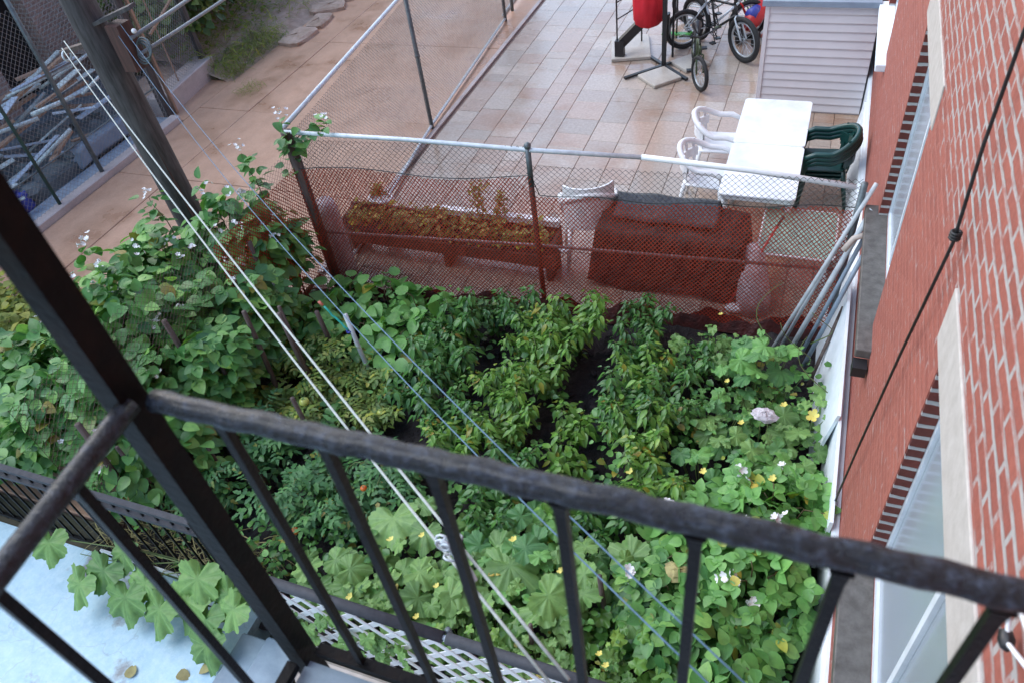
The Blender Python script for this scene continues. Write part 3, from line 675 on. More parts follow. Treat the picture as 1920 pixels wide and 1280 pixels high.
# pipes leaning in the corner
pp = [((-.02, 5.36, 0), (.545, 5.72, 1.62), .018, 'pvc', 'longest pale grey pipe leaning across the end of the red net fence'),
      ((.13, 5.36, 0), (.555, 5.66, 1.42), .024, 'pvc', 'thick grey pipe second from the left in the corner bundle'),
      ((.22, 5.30, 0), (.56, 5.58, 1.30), .018, 'pipeblue', 'blue grey pipe in the middle of the corner bundle'),
      ((.27, 5.22, 0), (.565, 5.50, 1.12), .02, 'pipeblue', 'thin blue grey pipe nearest the white board'),
      ((.32, 4.95, 0), (.5, 5.45, .55), .016, 'stake', 'dark wooden rod low behind the white board'),
      ((.06, 5.44, 0), (.50, 5.76, 1.50), .017, 'galv', 'thin steel rod behind the thick grey pipe')]
for a, b, r, mt, lab in pp:
    tag(MB().tube([a, lerp(a, b, .5), b], r, 10).build('leaning_pipe', mt, None, True), lab, 'pipe', 'pipes leaning in the garden corner')
tag(MB().tube([(.40, 5.48, 1.12), (.46, 5.52, 1.22), (.54, 5.56, 1.24), (.56, 5.58, 1.14)], .026, 8).build('pipe_elbow', 'cream', None, True), 'cream plastic elbow hooked over the leaning pipes', 'pipe fitting')

# ------------------------------------------------------------------ utility pole with pulleys
po = thing('utility_pole', 'thick weathered wooden utility pole standing in the alley', 'pole', (-5.89, 4.92, 0))
pts = [(-.033*t*3.1, 0, 3.1*t*1.0) for t in [i/8*2.4 for i in range(9)]]
MB().tube([(-.01, 0, -.3)]+pts, [.155, .153]+[.150-.004*i for i in range(8)], 18).build('pole_shaft', 'pole', po, True)
MB().bar((.12, -.03, .6), (-.02, -.03, 3.0), .10, .03, (1, 0, 0)).build('side_plank', 'plank', po)
MB().bar((-.52, -.05, 2.80), (.0, -.05, 2.92), .09, .035).build('pulley_bracket', 'stake', po)
MB().bar((-.02, -.03, 3.05), (.42, .05, 3.18), .10, .03).build('pulley_bracket', 'pole', po)
MB().box((.14, -.08, 2.65), (.28, .08, 3.05)).build('meter_box', 'plank', po)
pr = MB().tube([(-.47+.0*math.cos(a), -.08+.045*math.cos(a), 2.775+.045*math.sin(a)) for a in [2*math.pi*k/14 for k in range(14)]], .010, 6, True); pr.build('pulley', 'galv', po, True)
co = MB()
for k in range(3):
    co.tube([(.33+.08*math.cos(a)+.02*k, .02+.06*math.sin(a)*.5, 2.78+.06*k*.4+.08*math.sin(a)) for a in [2*math.pi*q/18 for q in range(18)]], .009, 5, True)
co.build('wire_coil', 'galvdark', po, True)
MB().disc_ball((.40, -.03, 3.0), .022, 8, 6).build('insulator', 'white', po, True)
def rope(name, pts, r, mt, lab, cat, group=None, n=6): return tag(MB().tube(pts, r, n).build(name, mt, None, True), lab, cat, group)
PUL = (-6.40, 4.86, 2.83)
rope('clothesline', sag(PUL, (-.40, .72, 3.16), .19, 30), .0055, 'whiterope', 'left strand of the white clothesline running from the pole pulley', 'clothesline', 'white clothesline strands')
rope('clothesline', sag((-6.38, 4.90, 2.88), (-.36, .74, 3.19), .10, 30), .0055, 'whiterope', 'right strand of the white clothesline running from the pole pulley', 'clothesline', 'white clothesline strands')
rope('clothesline', sag((-5.66, 4.86, 2.98), (.03, .70, 3.45), .36, 34), .0024, 'bluerope', 'lower strand of the thin blue clothesline over the garden', 'clothesline', 'blue clothesline strands')
rope('clothesline', sag((-5.62, 4.90, 3.05), (.09, .71, 3.50), .30, 34), .0024, 'bluerope', 'upper strand of the thin blue clothesline over the garden', 'clothesline', 'blue clothesline strands')
rope('service_cable', sag((-5.60, 4.92, 2.92), (-9.6, 18.5, 2.4), .25, 20), .018, 'greycable', 'upper grey cable leaving the utility pole across the alley', 'cable', 'grey cables from the pole')
rope('service_cable', sag((-5.58, 4.92, 2.78), (-8.8, 18.5, 2.2), .25, 20), .016, 'greycable', 'lower grey cable leaving the utility pole across the alley', 'cable', 'grey cables from the pole')
rope('hanging_cable', [(.56, 2.30, 5.2), (.56, 2.70, 4.09), (.555, 2.69, 3.7), (.56, 2.66, 3.31), (.558, 2.78, 2.9), (.56, 2.92, 2.48), (.555, 3.2, 1.4), (.55, 3.45, .3)], .0065, 'cable', 'black cable hanging down the red brick wall', 'cable')
kn = MB()
for k in range(3): kn.tube([(.56+.016*math.cos(a), 2.665+.016*math.sin(a), 3.33+.012*k) for a in [2*math.pi*q/10 for q in range(10)]], .007, 5, True)
tag(kn.build('cable_clip', 'cable', None, True), 'small knot of black tape on the cable at the brick wall', 'clip')
lw = rope('loose_wire', [(.575, .80, 3.63), (.565, .93, 3.62), (.565, 1.01, 3.585), (.565, 1.035, 3.52), (.57, 1.02, 3.49), (.57, .99, 3.48), (.575, .90, 3.56)], .006, 'white', 'white loose wire looping on the brick wall at the right edge', 'wire')
MB().disc_ball((.57, 1.0, 3.475), .018, 8, 6, (1, 1.6, 1)).build('cap', 'black', lw, True)

# ================================================================== PATIO OBJECTS
def legs4(mb_fn, pts): pass
tb = thing('patio_table', 'long white plastic table wet with rain on the paved patio', 'table', (-.41, 7.74, 0))
def rrect(x0, y0, x1, y1, r, n=5):
    P = []
    for cx, cy, a0 in ((x1-r, y1-r, 0), (x0+r, y1-r, 90), (x0+r, y0+r, 180), (x1-r, y0+r, 270)):
        for k in range(n+1):
            a = math.radians(a0+90*k/n); P.append((cx+r*math.cos(a), cy+r*math.sin(a)))
    return P
def slab(mb, P, z0, z1, e=.006):
    n = len(P); cx = sum(p[0] for p in P)/n; cy = sum(p[1] for p in P)/n
    def ins(p, k): dx, dy = p[0]-cx, p[1]-cy; l = math.hypot(dx, dy); return (p[0]-dx/l*k, p[1]-dy/l*k)
    vs = [(*ins(p, e), z0) for p in P]+[(*p, z0+e) for p in P]+[(*p, z1-e) for p in P]+[(*ins(p, e), z1) for p in P]
    fs = [tuple(range(n-1, -1, -1)), tuple(range(3*n, 4*n))]
    for k in range(3):
        for i in range(n): fs.append((k*n+i, k*n+(i+1) % n, (k+1)*n+(i+1) % n, (k+1)*n+i))
    return mb.add(vs, fs)
for s in (0, 1):
    y0, y1 = (-1.02, -.003) if s == 0 else (.003, 1.02)
    t = slab(MB(), rrect(-.375, y0, .375, y1, .045), .70, .725); slab(t, rrect(-.365, y0+.01, .365, y1-.01, .04), .655, .699)
    t.build('tabletop', 'tablewhite', tb)
for x in (-.31, .31):
    for y in (-.9, -.12, .12, .9):
        MB().tube([(x, y, 0), (x*1.02, y, .66)], [.028, .036], 8).build('leg', 'white', tb, True)

def make_chair(name, label, mt, group, solid=False):
    t = thing(name, label, 'chair', (0, 0, 0), 0, group)
    # faces +y ; seat
    s = MB(); slab(s, rrect(-.23, -.21, .23, .24, .07), .415, .435); s.build('seat', mt, t)
    hoop = []
    for k in range(25):
        a = math.pi+math.pi*k/24      # from left arm round the back to right arm
        hoop.append((.27*math.cos(a), -.02+.27*math.sin(a)*1.0, .64+.15*abs(math.sin(a))**1.3))
    arm = [(-.255, .25, .40), (-.27, .22, .60), (-.272, .12, .645)]+hoop+[(.272, .12, .645), (.27, .22, .60), (.255, .25, .40)]
    MB().tube(arm, [.020, .028]+[.033]*(len(arm)-4)+[.028, .020], 7).build('arm_hoop', mt, t, True)
    b = MB()
    for k in range(9):           # lower band of the backrest
        a0 = math.pi*1.17+math.pi*.66*k/9; a1 = math.pi*1.17+math.pi*.66*(k+1)/9
        P = [(.262*math.cos(a), -.02+.262*math.sin(a)) for a in (a0, a1)]; Q = [(.235*math.cos(a), -.02+.235*math.sin(a)) for a in (a0, a1)]
        b.add([(*P[0], .56), (*P[1], .56), (*P[1], .66), (*P[0], .66), (*Q[0], .56), (*Q[1], .56), (*Q[1], .66), (*Q[0], .66)], [(0, 1, 2, 3), (7, 6, 5, 4), (3, 2, 6, 7), (1, 0, 4, 5)])
    for k in range(5):
        a = math.pi*(1.24+.13*k); b.bar((.24*math.cos(a), -.02+.24*math.sin(a)*.9, .43), (.262*math.cos(a), -.02+.262*math.sin(a), .77), .035, .012, (math.cos(a), math.sin(a), 0))
    if solid:
        for k in range(12):
            a0 = math.pi*(1.15+.7*k/12); a1 = math.pi*(1.15+.7*(k+1)/12)
            P = [(.28*math.cos(a), -.02+.28*math.sin(a)) for a in (a0, a1)]; Q = [(.262*math.cos(a), -.02+.262*math.sin(a)) for a in (a0, a1)]
            b.add([(*P[0], .44), (*P[1], .44), (*P[1], .86), (*P[0], .86), (*Q[0], .44), (*Q[1], .44), (*Q[1], .86), (*Q[0], .86)], [(0, 1, 2, 3), (7, 6, 5, 4), (3, 2, 6, 7), (1, 0, 4, 5)])
    b.build('backrest', mt, t)
    for x, y, dx, dy in ((-.21, .21, -.05, .05), (.21, .21, .05, .05), (-.2, -.18, -.05, -.08), (.2, -.18, .05, -.08)):
        MB().tube([(x, y, .42), (x+dx, y+dy, 0)], [.028, .018], 7).build('leg', mt, t, True)
    return t
c0 = make_chair('garden_chair', 'white hoop backed plastic chair by the far half of the table', 'white', 'white chairs along the table')
c0.location = (-1.00, 8.22, 0); c0.rotation_euler.z = math.radians(-88)
dup(c0, (-1.02, 7.48, 0), math.radians(-94), 'white hoop backed plastic chair by the near half of the table')
cw = make_chair('garden_chair', 'solid backed white plastic chair turned away between the weed trough and the charcoal tarp', 'white', None, True); cw.location = (-2.02, 6.34, .02); cw.rotation_euler = (math.radians(-9), 0, math.radians(20)); cw.scale = (1.05, 1.05, 1.08)
g0 = make_chair('garden_chair', 'bottom dark green chair of the stack between table and wall', 'greenplastic', 'stacked green chairs')
g0.location = (.20, 7.86, 0); g0.rotation_euler.z = math.radians(95)
for k, lab in ((1, 'middle dark green chair of the stack between table and wall'), (2, 'topmost dark green chair of the stack between table and wall')):
    dup(g0, (.20-.010*k, 7.86, .045*k), math.radians(95), lab)

# small green table beyond the net
gt = thing('side_table', 'small pale green square table with white edge behind the red net', 'table', (.04, 6.5, 0))
slab(MB(), rrect(-.34, -.38, .34, .38, .05), .50, .52).build('tabletop', 'palegreen', gt)
e = MB(); e.tube([(*p, .505) for p in rrect(-.345, -.385, .345, .385, .05)], .012, 6, True); e.build('rim', 'white', gt, True)
for x in (-.29, .29):
    for y in (-.33, .33): MB().tube([(x, y, 0), (x, y, .5)], .022, 8).build('leg', 'white', gt, True)

# tarp-covered bench / barbecue
def drape(name, x0, x1, y0, y1, zt, mt, parent=None, seed=1, flare=.05, roof=.0):
    b = MB(); rr = random.Random(seed); nx_, nz = 40, 12
    per = []
    n1 = 26; n2 = 10
    for i in range(n1): per.append((x0+(x1-x0)*i/n1, y0))
    for i in range(n2): per.append((x1, y0+(y1-y0)*i/n2))
    for i in range(n1): per.append((x1-(x1-x0)*i/n1, y1))
    for i in range(n2): per.append((x0, y1-(y1-y0)*i/n2))
    n = len(per); cx, cy = (x0+x1)/2, (y0+y1)/2; ph = [rr.uniform(0, 6) for _ in range(4)]
    rows = 9
    for k in range(rows):
        t = k/(rows-1); z = zt*(1-t)
        for i, (x, y) in enumerate(per):
            w = 1+(flare*t)+.03*t*math.sin(i*.9+ph[0])+.02*t*math.sin(i*2.1+ph[1])
            dz = .012*math.sin(i*.6+ph[2]) if k == 0 else (.05*(1+math.sin(i*.37+ph[2])) if k == rows-1 else 0)
            b.v.append((cx+(x-cx)*w, cy+(y-cy)*w, z+dz+(roof*(y-y0)/(y1-y0) if k == 0 else roof*(y-y0)/(y1-y0)*(1-t))))
    for k in range(rows-1):
        for i in range(n): b.f.append((k*n+i, (k+1)*n+i, (k+1)*n+(i+1) % n, k*n+(i+1) % n))
    # top grid as fan rings
    for q in (.6, .25):
        for i, (x, y) in enumerate(per):
            b.v.append((cx+(x-cx)*q, cy+(y-cy)*q, zt+.015*math.sin(i*.5+ph[3])+roof*(cy+(y-cy)*q-y0)/(y1-y0)-.02*q))
    for a, c in ((0, rows*n), (rows*n, (rows+1)*n)):
        for i in range(n): b.f.append((a+i, a+(i+1) % n, c+(i+1) % n, c+i))
    b.f.append(tuple((rows+1)*n+i for i in range(n)))
    return b.build(name, mt, parent, True)
cv = thing('covered_bench', 'long bench covered with a dark maroon sheet behind the red net', 'bench', (0, 0, 0))
drape('cover', -1.84, -.42, 5.92, 6.42, .70, 'maroon', cv, 3, .13, .05)
for x in (-1.7, -.55):
    for y in (6.0, 6.35): MB().box((x-.03, y-.03, 0), (x+.03, y+.03, .6)).build('leg', 'planterwood', cv)
tp = MB(); nn_ = 30
for i in range(nn_+1):
    X = -1.72+1.02*i/nn_
    for j, (dy, dz) in enumerate(((-.22, -.02), (-.12, .02), (0, .035), (.10, .065), (.15, .05), (.16, .0), (.17, -.12))):
        tp.v.append((X+.02*math.sin(j*1.3), 6.30+dy+.006*math.sin(i*.35+j), .775+dz+.006*math.sin(i*.45+j*.7)))
for i in range(nn_):
    for j in range(6): a = i*7+j; tp.f.append((a, a+7, a+8, a+1))
o = tp.build('folded_tarp', 'tarp', None, True); tag(o, 'folded charcoal tarp lying on top of the maroon covered bench', 'tarp')
md = o.modifiers.new('thickness', 'SOLIDIFY'); md.thickness = .012
# trough planter
pl = thing('planter_trough', 'long low brown wooden trough full of weeds behind the red net', 'planter', (-3.55, 5.98, 0))
MB().box((-1.28, -.14, .20), (1.26, -.11, .34)).build('front_board', 'planterwood', pl)
MB().box((-1.28, .19, .2), (1.26, .22, .50)).build('back_board', 'planterwood', pl)
MB().box((-1.28, -.108, .2), (-1.25, .188, .46)).build('end_board', 'planterwood', pl)
MB().box((1.23, -.108, .2), (1.26, .188, .46)).build('end_board', 'planterwood', pl)
MB().box((-1.25, -.108, .2), (1.23, .188, .37)).build('soil_fill', 'soil', pl)
MB().bar((-.22, .205, .535), (1.25, .205, .535), .075, .07).build('white_trim', 'white', pl)
for x in (-1.2, 0, 1.2):
    MB().box((x-.03, -.12, 0), (x+.03, .2, .199)).build('foot', 'planterwood', pl)
pot = thing('oval_pot', 'white oval plastic pot rim on the left end of the weed trough', 'pot', (-4.48, 6.28, 0))
P = [(.13*math.cos(a), .085*math.sin(a)) for a in [2*math.pi*k/24 for k in range(24)]]
b = MB(); n = 24; b.v = [(p[0]*.75, p[1]*.75, 0) for p in P]+[(*p, .52) for p in P]+[(p[0]*.88, p[1]*.86, .50) for p in P]
for i in range(n): b.f += [(i, (i+1) % n, n+(i+1) % n, n+i)]
for i in range(n): b.f += [(n+i, n+(i+1) % n, 2*n+(i+1) % n, 2*n+i)]
b.f.append(tuple(range(2*n, 3*n))); b.build('pot_body', 'white', pot, True)
MB().tube([(p[0]*1.1, p[1]*1.15, .53) for p in P], .02, 7, True).build('rim', 'white', pot, True)
# standing roll, bag, pole
o = MB(); rr = random.Random(8)
pts = [(-4.70+.01*i, 5.50+.0*i, z) for i, z in enumerate((0, .1, .3, .5, .7, .88, .98))]
o.tube(pts, [.15, .16, .155, .145, .14, .13, .10], 16); tag(o.build('plastic_roll', 'bag', None, True), 'pale plastic roll standing on end behind the fence corner', 'roll')
o = MB(); o.tube([(-.26, 5.86, 0), (-.27, 5.90, .15), (-.30, 5.98, .35), (-.33, 6.05, .52), (-.36, 6.1, .62)], [.15, .165, .14, .11, .05], 14); tag(o.build('plastic_sack', 'bag', None, True), 'tall crumpled pale plastic sack in front of the small green table', 'sack')
o = MB().disc_ball((-.43, 5.80, .05), .08, 10, 6, (1.2, .8, .5)); tag(o.build('plastic_scrap', 'white', None, True), 'small white plastic scrap beside the pale sack', 'scrap')
o = MB().disc_ball((-2.20, 5.98, .36), .05, 8, 6, (1.4, 1, .5)); tag(o.build('plastic_cup', 'white', None, True), 'small white plastic cup at the right end of the trough', 'cup')
rd = thing('broom_pole', 'thin red pole with black tip leaning by the small green table', 'pole', (0, 0, 0))
MB().tube([(-.52, 5.80, 0), (-.15, 6.15, .82)], .011, 8).build('shaft', 'redp', rd, True); MB().tube([(-.15, 6.15, .82), (-.11, 6.19, .90)], .013, 8).build('tip', 'black', rd, True)

# parasol stand with ballast slabs
ps = thing('parasol', 'cantilever parasol on a cross base with stone slabs, red canopy folded', 'parasol', (-2.22, 11.0, 0))
for a, l in ((135, .55), (-45, .60), (-135, .68), (45, .6)):
    c, s_ = math.cos(math.radians(a)), math.sin(math.radians(a)); MB().bar((c*.03, s_*.03, .03), (c*l, s_*l, .03), .05, .03).build('cross_bar', 'black', ps)
MB().bar((0, 0, 0), (0, 0, 2.6), .06, .06, (0, 1, 0)).build('mast', 'black', ps)
MB().bar((-.0, .12, .45), (-.0, .12, .75), .09, .10, (0, 1, 0)).build('crank_box', 'black', ps)
MB().bar((.06, .35, .0), (.06, .35, 2.2), .03, .03, (0, 1, 0)).build('brace', 'black', ps)
MB().bar((0, 0, 2.55), (-.9, .2, 2.9), .05, .05).build('arm', 'black', ps)
can = MB(); n = 24; zs = [.50, .56, .9, 1.4, 2.0, 2.6]; rs_ = [.06, .19, .20, .17, .12, .04]
for z, r in zip(zs, rs_):
    for i in range(n):
        a = 2*math.pi*i/n; q = r*(1+.16*math.cos(i*math.pi*2/3)); can.v.append((-.30+q*math.cos(a), .25+q*math.sin(a), z+(.03*math.cos(i*2*math.pi/3) if z < .6 else 0)))
for k in range(len(zs)-1):
    for i in range(n): can.f.append((k*n+i, k*n+(i+1) % n, (k+1)*n+(i+1) % n, (k+1)*n+i))
can.f.append(tuple(range(n-1, -1, -1))); can.build('folded_canopy', 'redcloth', ps, True)
def paver_slab(loc, rz, sx, sy, lab):
    o = MB().bbox((-sx/2, -sy/2, 0), (sx/2, sy/2, .05), .008).build('ballast_slab', 'slab', None); o.location = loc; o.rotation_euler = (0, 0, math.radians(rz)); tag(o, lab, 'stone slab', 'slabs weighing down the parasol base')
paver_slab((-2.20, 10.60, .006), 45, .46, .46, 'square stone slab in front of the parasol mast, nearest the table')
paver_slab((-2.86, 11.55, .006), 15, .60, .85, 'large stone slab under the black rack left of the parasol')
paver_slab((-1.85, 11.1, .006), 45, .42, .42, 'stone slab right of the parasol mast under the small bike')
rk = thing('metal_rack', 'tall thin black metal rack with slanting rungs beside the folded red parasol', 'rack', (-2.98, 11.2, .056))
MB().tube([(0, 0, .0), (0, 0, 1.9)], .014, 6).build('upright', 'black', rk, True)
MB().tube([(.25, .55, 0), (.25, .55, 1.9)], .014, 6).build('upright', 'black', rk, True)
for z in (.55, .8, 1.05, 1.3, 1.55): MB().tube([(0, 0, z), (.25, .55, z+.02)], .010, 6).build('rung', 'black', rk, True)
MB().bar((.04, .0, .0), (.04, .0, .24), .14, .10, (0, 1, 0)).bar((.03, .02, .16), (.40, .12, .52), .11, .13).build('foot_block', 'black', rk)

# bicycles
def bicycle(label, loc, rz, R_, mt, fork_mt, rimm='rim', sc=1.0, steer=0.0, wb=None, tilt=0, tyre='rubber'):
    b = thing('bicycle', label, 'bicycle', loc, rz, 'bicycles parked by the shed'); b.rotation_euler[0] = tilt
    wb = wb or R_*3.3; tr = R_*.085+.008
    def wheel(cx, st=0):
        c, s_ = math.cos(st), math.sin(st)
        def P(a, r, off=0): u = r*math.cos(a); return (cx+u*c-off*s_, u*s_+off*c, R_+r*math.sin(a))
        w = MB().tube([P(2*math.pi*k/32, .045*0+.02) for k in range(8)], .012, 5).build('wheel', 'rim', b, True)
        MB().tube([P(2*math.pi*k/32, R_-tr) for k in range(32)], tr, 8, True).build('tyre', tyre, w, True)
        MB().tube([P(2*math.pi*k/32, R_-2.4*tr) for k in range(32)], tr*.45, 6, True).build('rim', rimm, w, True)
        sp = MB()
        for k in range(18):
            a = 2*math.pi*k/18; sp.tube([P(a+.25*(k % 2-.5), .02, .02*(k % 2*2-1)), P(a, R_-2.4*tr)], .0016, 3, caps=False)
        sp.build('spokes', 'galv', w)
    wheel(0); wheel(wb, steer)
    bb = (wb*.42, 0, R_*.95); st = (wb*.32, 0, R_*2.15); hd = (wb*.80, 0, R_*2.35); hl = (wb*.84, 0, R_*1.95)
    f = MB().tube([bb, st], .017, 7).tube([bb, hl], .02, 7).tube([st, hd], .018, 7).tube([hd, hl], .022, 7)
    for y in (-.045, .045): f.tube([(bb[0], y*.6, bb[2]), (0, y, R_)], .01, 6).tube([(st[0], y*.4, st[2]), (0, y, R_)], .009, 6)
    f.build('frame', mt, b, True)
    fk = MB(); c, s_ = math.cos(steer), math.sin(steer)
    for y in (-.05, .05): fk.tube([hl, (hl[0]+.02-y*s_, y*c, R_*1.85), (wb-y*s_, y*c, R_)], .013, 6)
    fk.build('fork', fork_mt, b, True)
    hx, hz = hd[0]-.02, hd[2]+R_*.45
    hb = MB().tube([hd, (hx, 0, hz-.04), (hx+.02, 0, hz)], .013, 6)
    hb.tube([(hx-.05+.26*s_, -.28*c, hz+.05), (hx+.06*c+.12*s_, -.12*c, hz+.05), (hx+.03, 0, hz), (hx+.06*c-.12*s_, .12*c, hz+.05), (hx-.05-.26*s_, .28*c, hz+.05)], .012, 7)
    hb = hb.build('handlebar', 'black', b, True)
    for q in (-1, 1): MB().tube([(hx-.05-q*.26*s_, q*.22*c, hz+.05), (hx-.055-q*.3*s_, q*.31*c, hz+.05)], .018, 7).build('grip', fork_mt, hb, True)
    MB().tube([st, (st[0]-.03, 0, st[2]+R_*.35)], .012, 6).build('seat_post', 'galv', b, True)
    sx, sz = st[0]-.03, st[2]+R_*.38
    MB().tube([(sx-.13, 0, sz+.02), (sx-.08, 0, sz+.02), (sx+.02, 0, sz), (sx+.13, 0, sz-.005)], [.06, .075, .045, .018], 9).build('saddle', 'black', b, True)
    ck = MB(); ck.tube([(bb[0]+R_*.28*math.cos(a), -.05, bb[2]+R_*.28*math.sin(a)) for a in [2*math.pi*k/16 for k in range(16)]], .006, 5, True)
    ck.tube([(bb[0]+.08, -.07, bb[2]-R_*.5), (bb[0], -.06, bb[2]), (bb[0], .06, bb[2]), (bb[0]-.08, .07, bb[2]+R_*.5)], .009, 6)
    for s2, z in ((-1, -R_*.5), (1, R_*.5)): ck.box((bb[0]-s2*.08-.04, s2*.11-.035, bb[2]+z-.01), (bb[0]-s2*.08+.04, s2*.11+.035, bb[2]+z+.01))
    ck.build('crankset', 'black', b)
    return b
bicycle('small olive and black kids bike nearest the table, front wheel turned', (-1.80, 11.15, 0), math.radians(-75), .245, 'olive', 'olive', sc=1, steer=.35, wb=.86)
bicycle('silver and red kids bike with bright rims behind the olive bike', (-2.05, 11.65, 0), math.radians(25), .30, 'galv', 'redp', wb=.98)
bicycle('large black bike with thick dark tyres leaning next to the shed siding', (-1.92, 12.0, 0), math.radians(-42), .33, 'black', 'galv', wb=1.08, tilt=.04)
bicycle('grey bike with green grips at the back of the bike group', (-2.15, 12.6, 0), math.radians(-12), .30, 'galv', 'greenp', wb=1.0)
ro = thing('ride_on_toy', 'red yellow and blue plastic ride on toy beside the shed corner', 'toy', (-1.05, 12.05, .0), math.radians(70))
t = MB(); t.tube([(-.25, 0, .30), (-.1, 0, .36), (.1, 0, .42), (.28, 0, .62)], [.10, .14, .13, .05], 10); t.build('body', 'redp', ro, True)
MB().tube([(-.2, 0, .45), (.0, 0, .46)], [.09, .08], 9).build('seat', 'bluep', ro, True)
MB().tube([(.22, -.16, .74), (.25, 0, .70), (.22, .16, .74)], .02, 7).build('handlebar', 'yellowp', ro, True)
for x in (-.22, .24):
    for y in (-.13, .13):
        MB().tube([(x, y-.02, .12), (x, y+.02, .12)], .12, 14).build('wheel', 'purple' if x > 0 else 'black', ro, True)
MB().box((-.1, -.19, .1), (.05, -.15, .15)).build('pedal', 'pinkp', ro)
sc = thing('green_scooter', 'bright green toy helmet and scooter handle hung on the rear bike', 'toy', (-2.22, 12.05, 0))
MB().disc_ball((0, 0, .86), .10, 12, 8, (1, 1.2, .8)).build('helmet', 'greenp', sc, True)
MB().tube([(-.02, 0, .0), (-.02, 0, .8)], .014, 7).tube([(-.16, 0, .8), (.12, 0, .8)], .013, 7).build('handle', 'black', sc, True)
MB().bar((-.25, .0, .06), (.2, 0, .06), .10, .02).tube([(.22, -.012, .05), (.22, .012, .05)], .05, 12).build('deck', 'greenp', sc)

# ================================================================== LEFT SIDE BEYOND THE ALLEY
cb = thing('low_wall', 'low pale concrete wall edging the alley in front of the neighbour yard', 'wall', (-9.45, 4.4, 0))
MB().bbox((0, 0, -.1), (.17, 4.0, .10), .01).build('wall_cap', 'curb', cb)
MB().box((-.35, 0, -.1), (-.004, 4.0, .04)).build('wall_base', 'trimblue', cb)
cb2 = thing('gate_sill', 'pale pink concrete block sill below the wire mesh gate', 'sill', (-9.75, 8.5, 0), math.radians(7))
MB().bbox((-.2, 0, -.1), (.16, 1.55, .30), .015).build('block', 'curb', cb2)
MB().bbox((-.95, .3, -.1), (-.21, 1.6, .18), .015).build('block', 'rock', cb2)
nf = thing('neighbour_fence', 'green post wire fence around the neighbour scrap yard', 'fence', (0, 0, 0))
for x, y, z, r, mt in ((-9.38, 5.91, 2.6, .024, 'greenpost'), (-9.38, 6.74, 3.4, .032, 'galvdark')):
    if mt not in MT: MT[mt] = simple('dark_green_post_paint', (.02, .07, .055), (.03, .05, .045), 8, .5)
    MB().tube([(x, y, 0), (x, y, z)], r, 8).build('post', mt, nf, True)
cm = MB(); chainlink(cm, (-9.40, 4.4), (-9.44, 8.3), .1, 2.4, .075, .0028); cm.build('wire_mesh', 'wirepale', nf)
MB().tube([(-9.4, 4.4, .62), (-9.42, 8.3, .60)], .012, 6).build('rail', 'galvdark', nf, True)
gt = thing('wire_gate', 'tall wire mesh gate framed by two square posts beyond the utility pole', 'gate', (0, 0, 0))
for (x, y, w) in ((-9.62, 8.5, .11), (-9.92, 9.95, .09)):
    MB().bar((x, y, 0), (x, y, 2.6), w, w, (0, 1, 0)).build('post', 'pole', gt)
MB().bar((-9.56, 8.62, 0), (-9.56, 8.62, 2.6), .05, .04, (0, 1, 0)).build('post_edge', 'scrapwood', gt)
cm = MB(); chainlink(cm, (-9.62, 8.55), (-9.92, 9.9), .3, 2.5, .07, .0034); cm.build('wire_mesh', 'wirepale', gt)
MB().tube([(-9.75, 9.1, .3), (-9.75, 9.1, 2.5)], .012, 6).bar((-9.7, 8.9, 1.15), (-9.95, 9.9, 1.35), .035, .03).build('brace', 'scrapwood', gt)
rw = thing('garden_edging', 'broken pink concrete edging along the raised weedy bed by the alley', 'edging', (0, 0, 0))
rr = random.Random(21); y = 9.7
path = [(-9.35, 9.7), (-9.05, 10.4), (-8.95, 11.2), (-8.85, 11.9), (-9.1, 12.8), (-9.0, 13.8), (-9.1, 15.0), (-9.0, 17), (-9.1, 21)]
def chunk(c, sx, sy, sz, rz, sd):
    r = random.Random(sd); b = MB().disc_ball((0, 0, 0), 1, 9, 5); v = []
    for p in b.v:
        k = [math.copysign(abs(q)**.45, q) for q in p]; v.append((k[0]*sx/2*(1+r.uniform(-.12, .12)), k[1]*sy/2*(1+r.uniform(-.1, .1)), k[2]*sz/2*(1+r.uniform(-.2, .2))))
    c_, s_ = math.cos(rz), math.sin(rz); b.v = [(c[0]+x*c_-y*s_, c[1]+x*s_+y*c_, c[2]+z) for x, y, z in v]; return b
for k, (x, y, sx, sy, rz) in enumerate([(-9.02, 11.5, .34, .75, -.12), (-8.98, 12.2, .26, .65, .1), (-9.18, 12.85, .5, .5, .5), (-9.05, 13.6, .28, .8, 0), (-9.1, 14.5, .3, .9, .05), (-9.0, 15.5, .3, 1.0, 0), (-9.05, 16.7, .3, 1.1, 0)]):
    chunk((x, y, .02), sx*1.5, sy, .15, rz, k).build('edging_block', 'rock', rw)
bdg = MB(); K1, K2 = 12, 40
for j in range(K2+1):
    for i in range(K1+1):
        Y = 9.75+12*j/K2; bdg.v.append((-9.30-4*i/K1, Y, -.03+.40*(1-math.exp(-max(0, i-.2)*.5))*(1 if i else 0)+(rr.uniform(-.04, .04) if i else 0)))
for j in range(K2):
    for i in range(K1): a = j*(K1+1)+i; bdg.f.append((a, a+K1+1, a+K1+2, a+1))
structure('raised_bed_ground', bdg, 'rock', True)
nb = thing('neighbour_house', 'old pinkish brick house wall in the upper left corner', 'house', (-12.6, 6, 0))
MB().box((-3, -3.2, -.3), (0, 2.3, 5)).box((-3, 3.3, -.3), (0, 16, 5)).box((-3, 2.3, 2.2), (0, 3.3, 5)).build('wall', 'brickfar', nb)
MB().box((-.5, 2.3, -.3), (-.42, 3.3, 2.2)).build('dark_doorway', 'black', nb)
MB().box((-3.2, -3.4, 5.0), (.3, 16.2, 5.15)).build('roof', 'sill', nb)
wn = MB().box((.004, -1.6, .4), (.03, -.4, 1.9)).build('window', 'stake', nb)
MB().box((.031, -1.5, .5), (.036, -.5, 1.8)).build('pane', 'glass', wn)
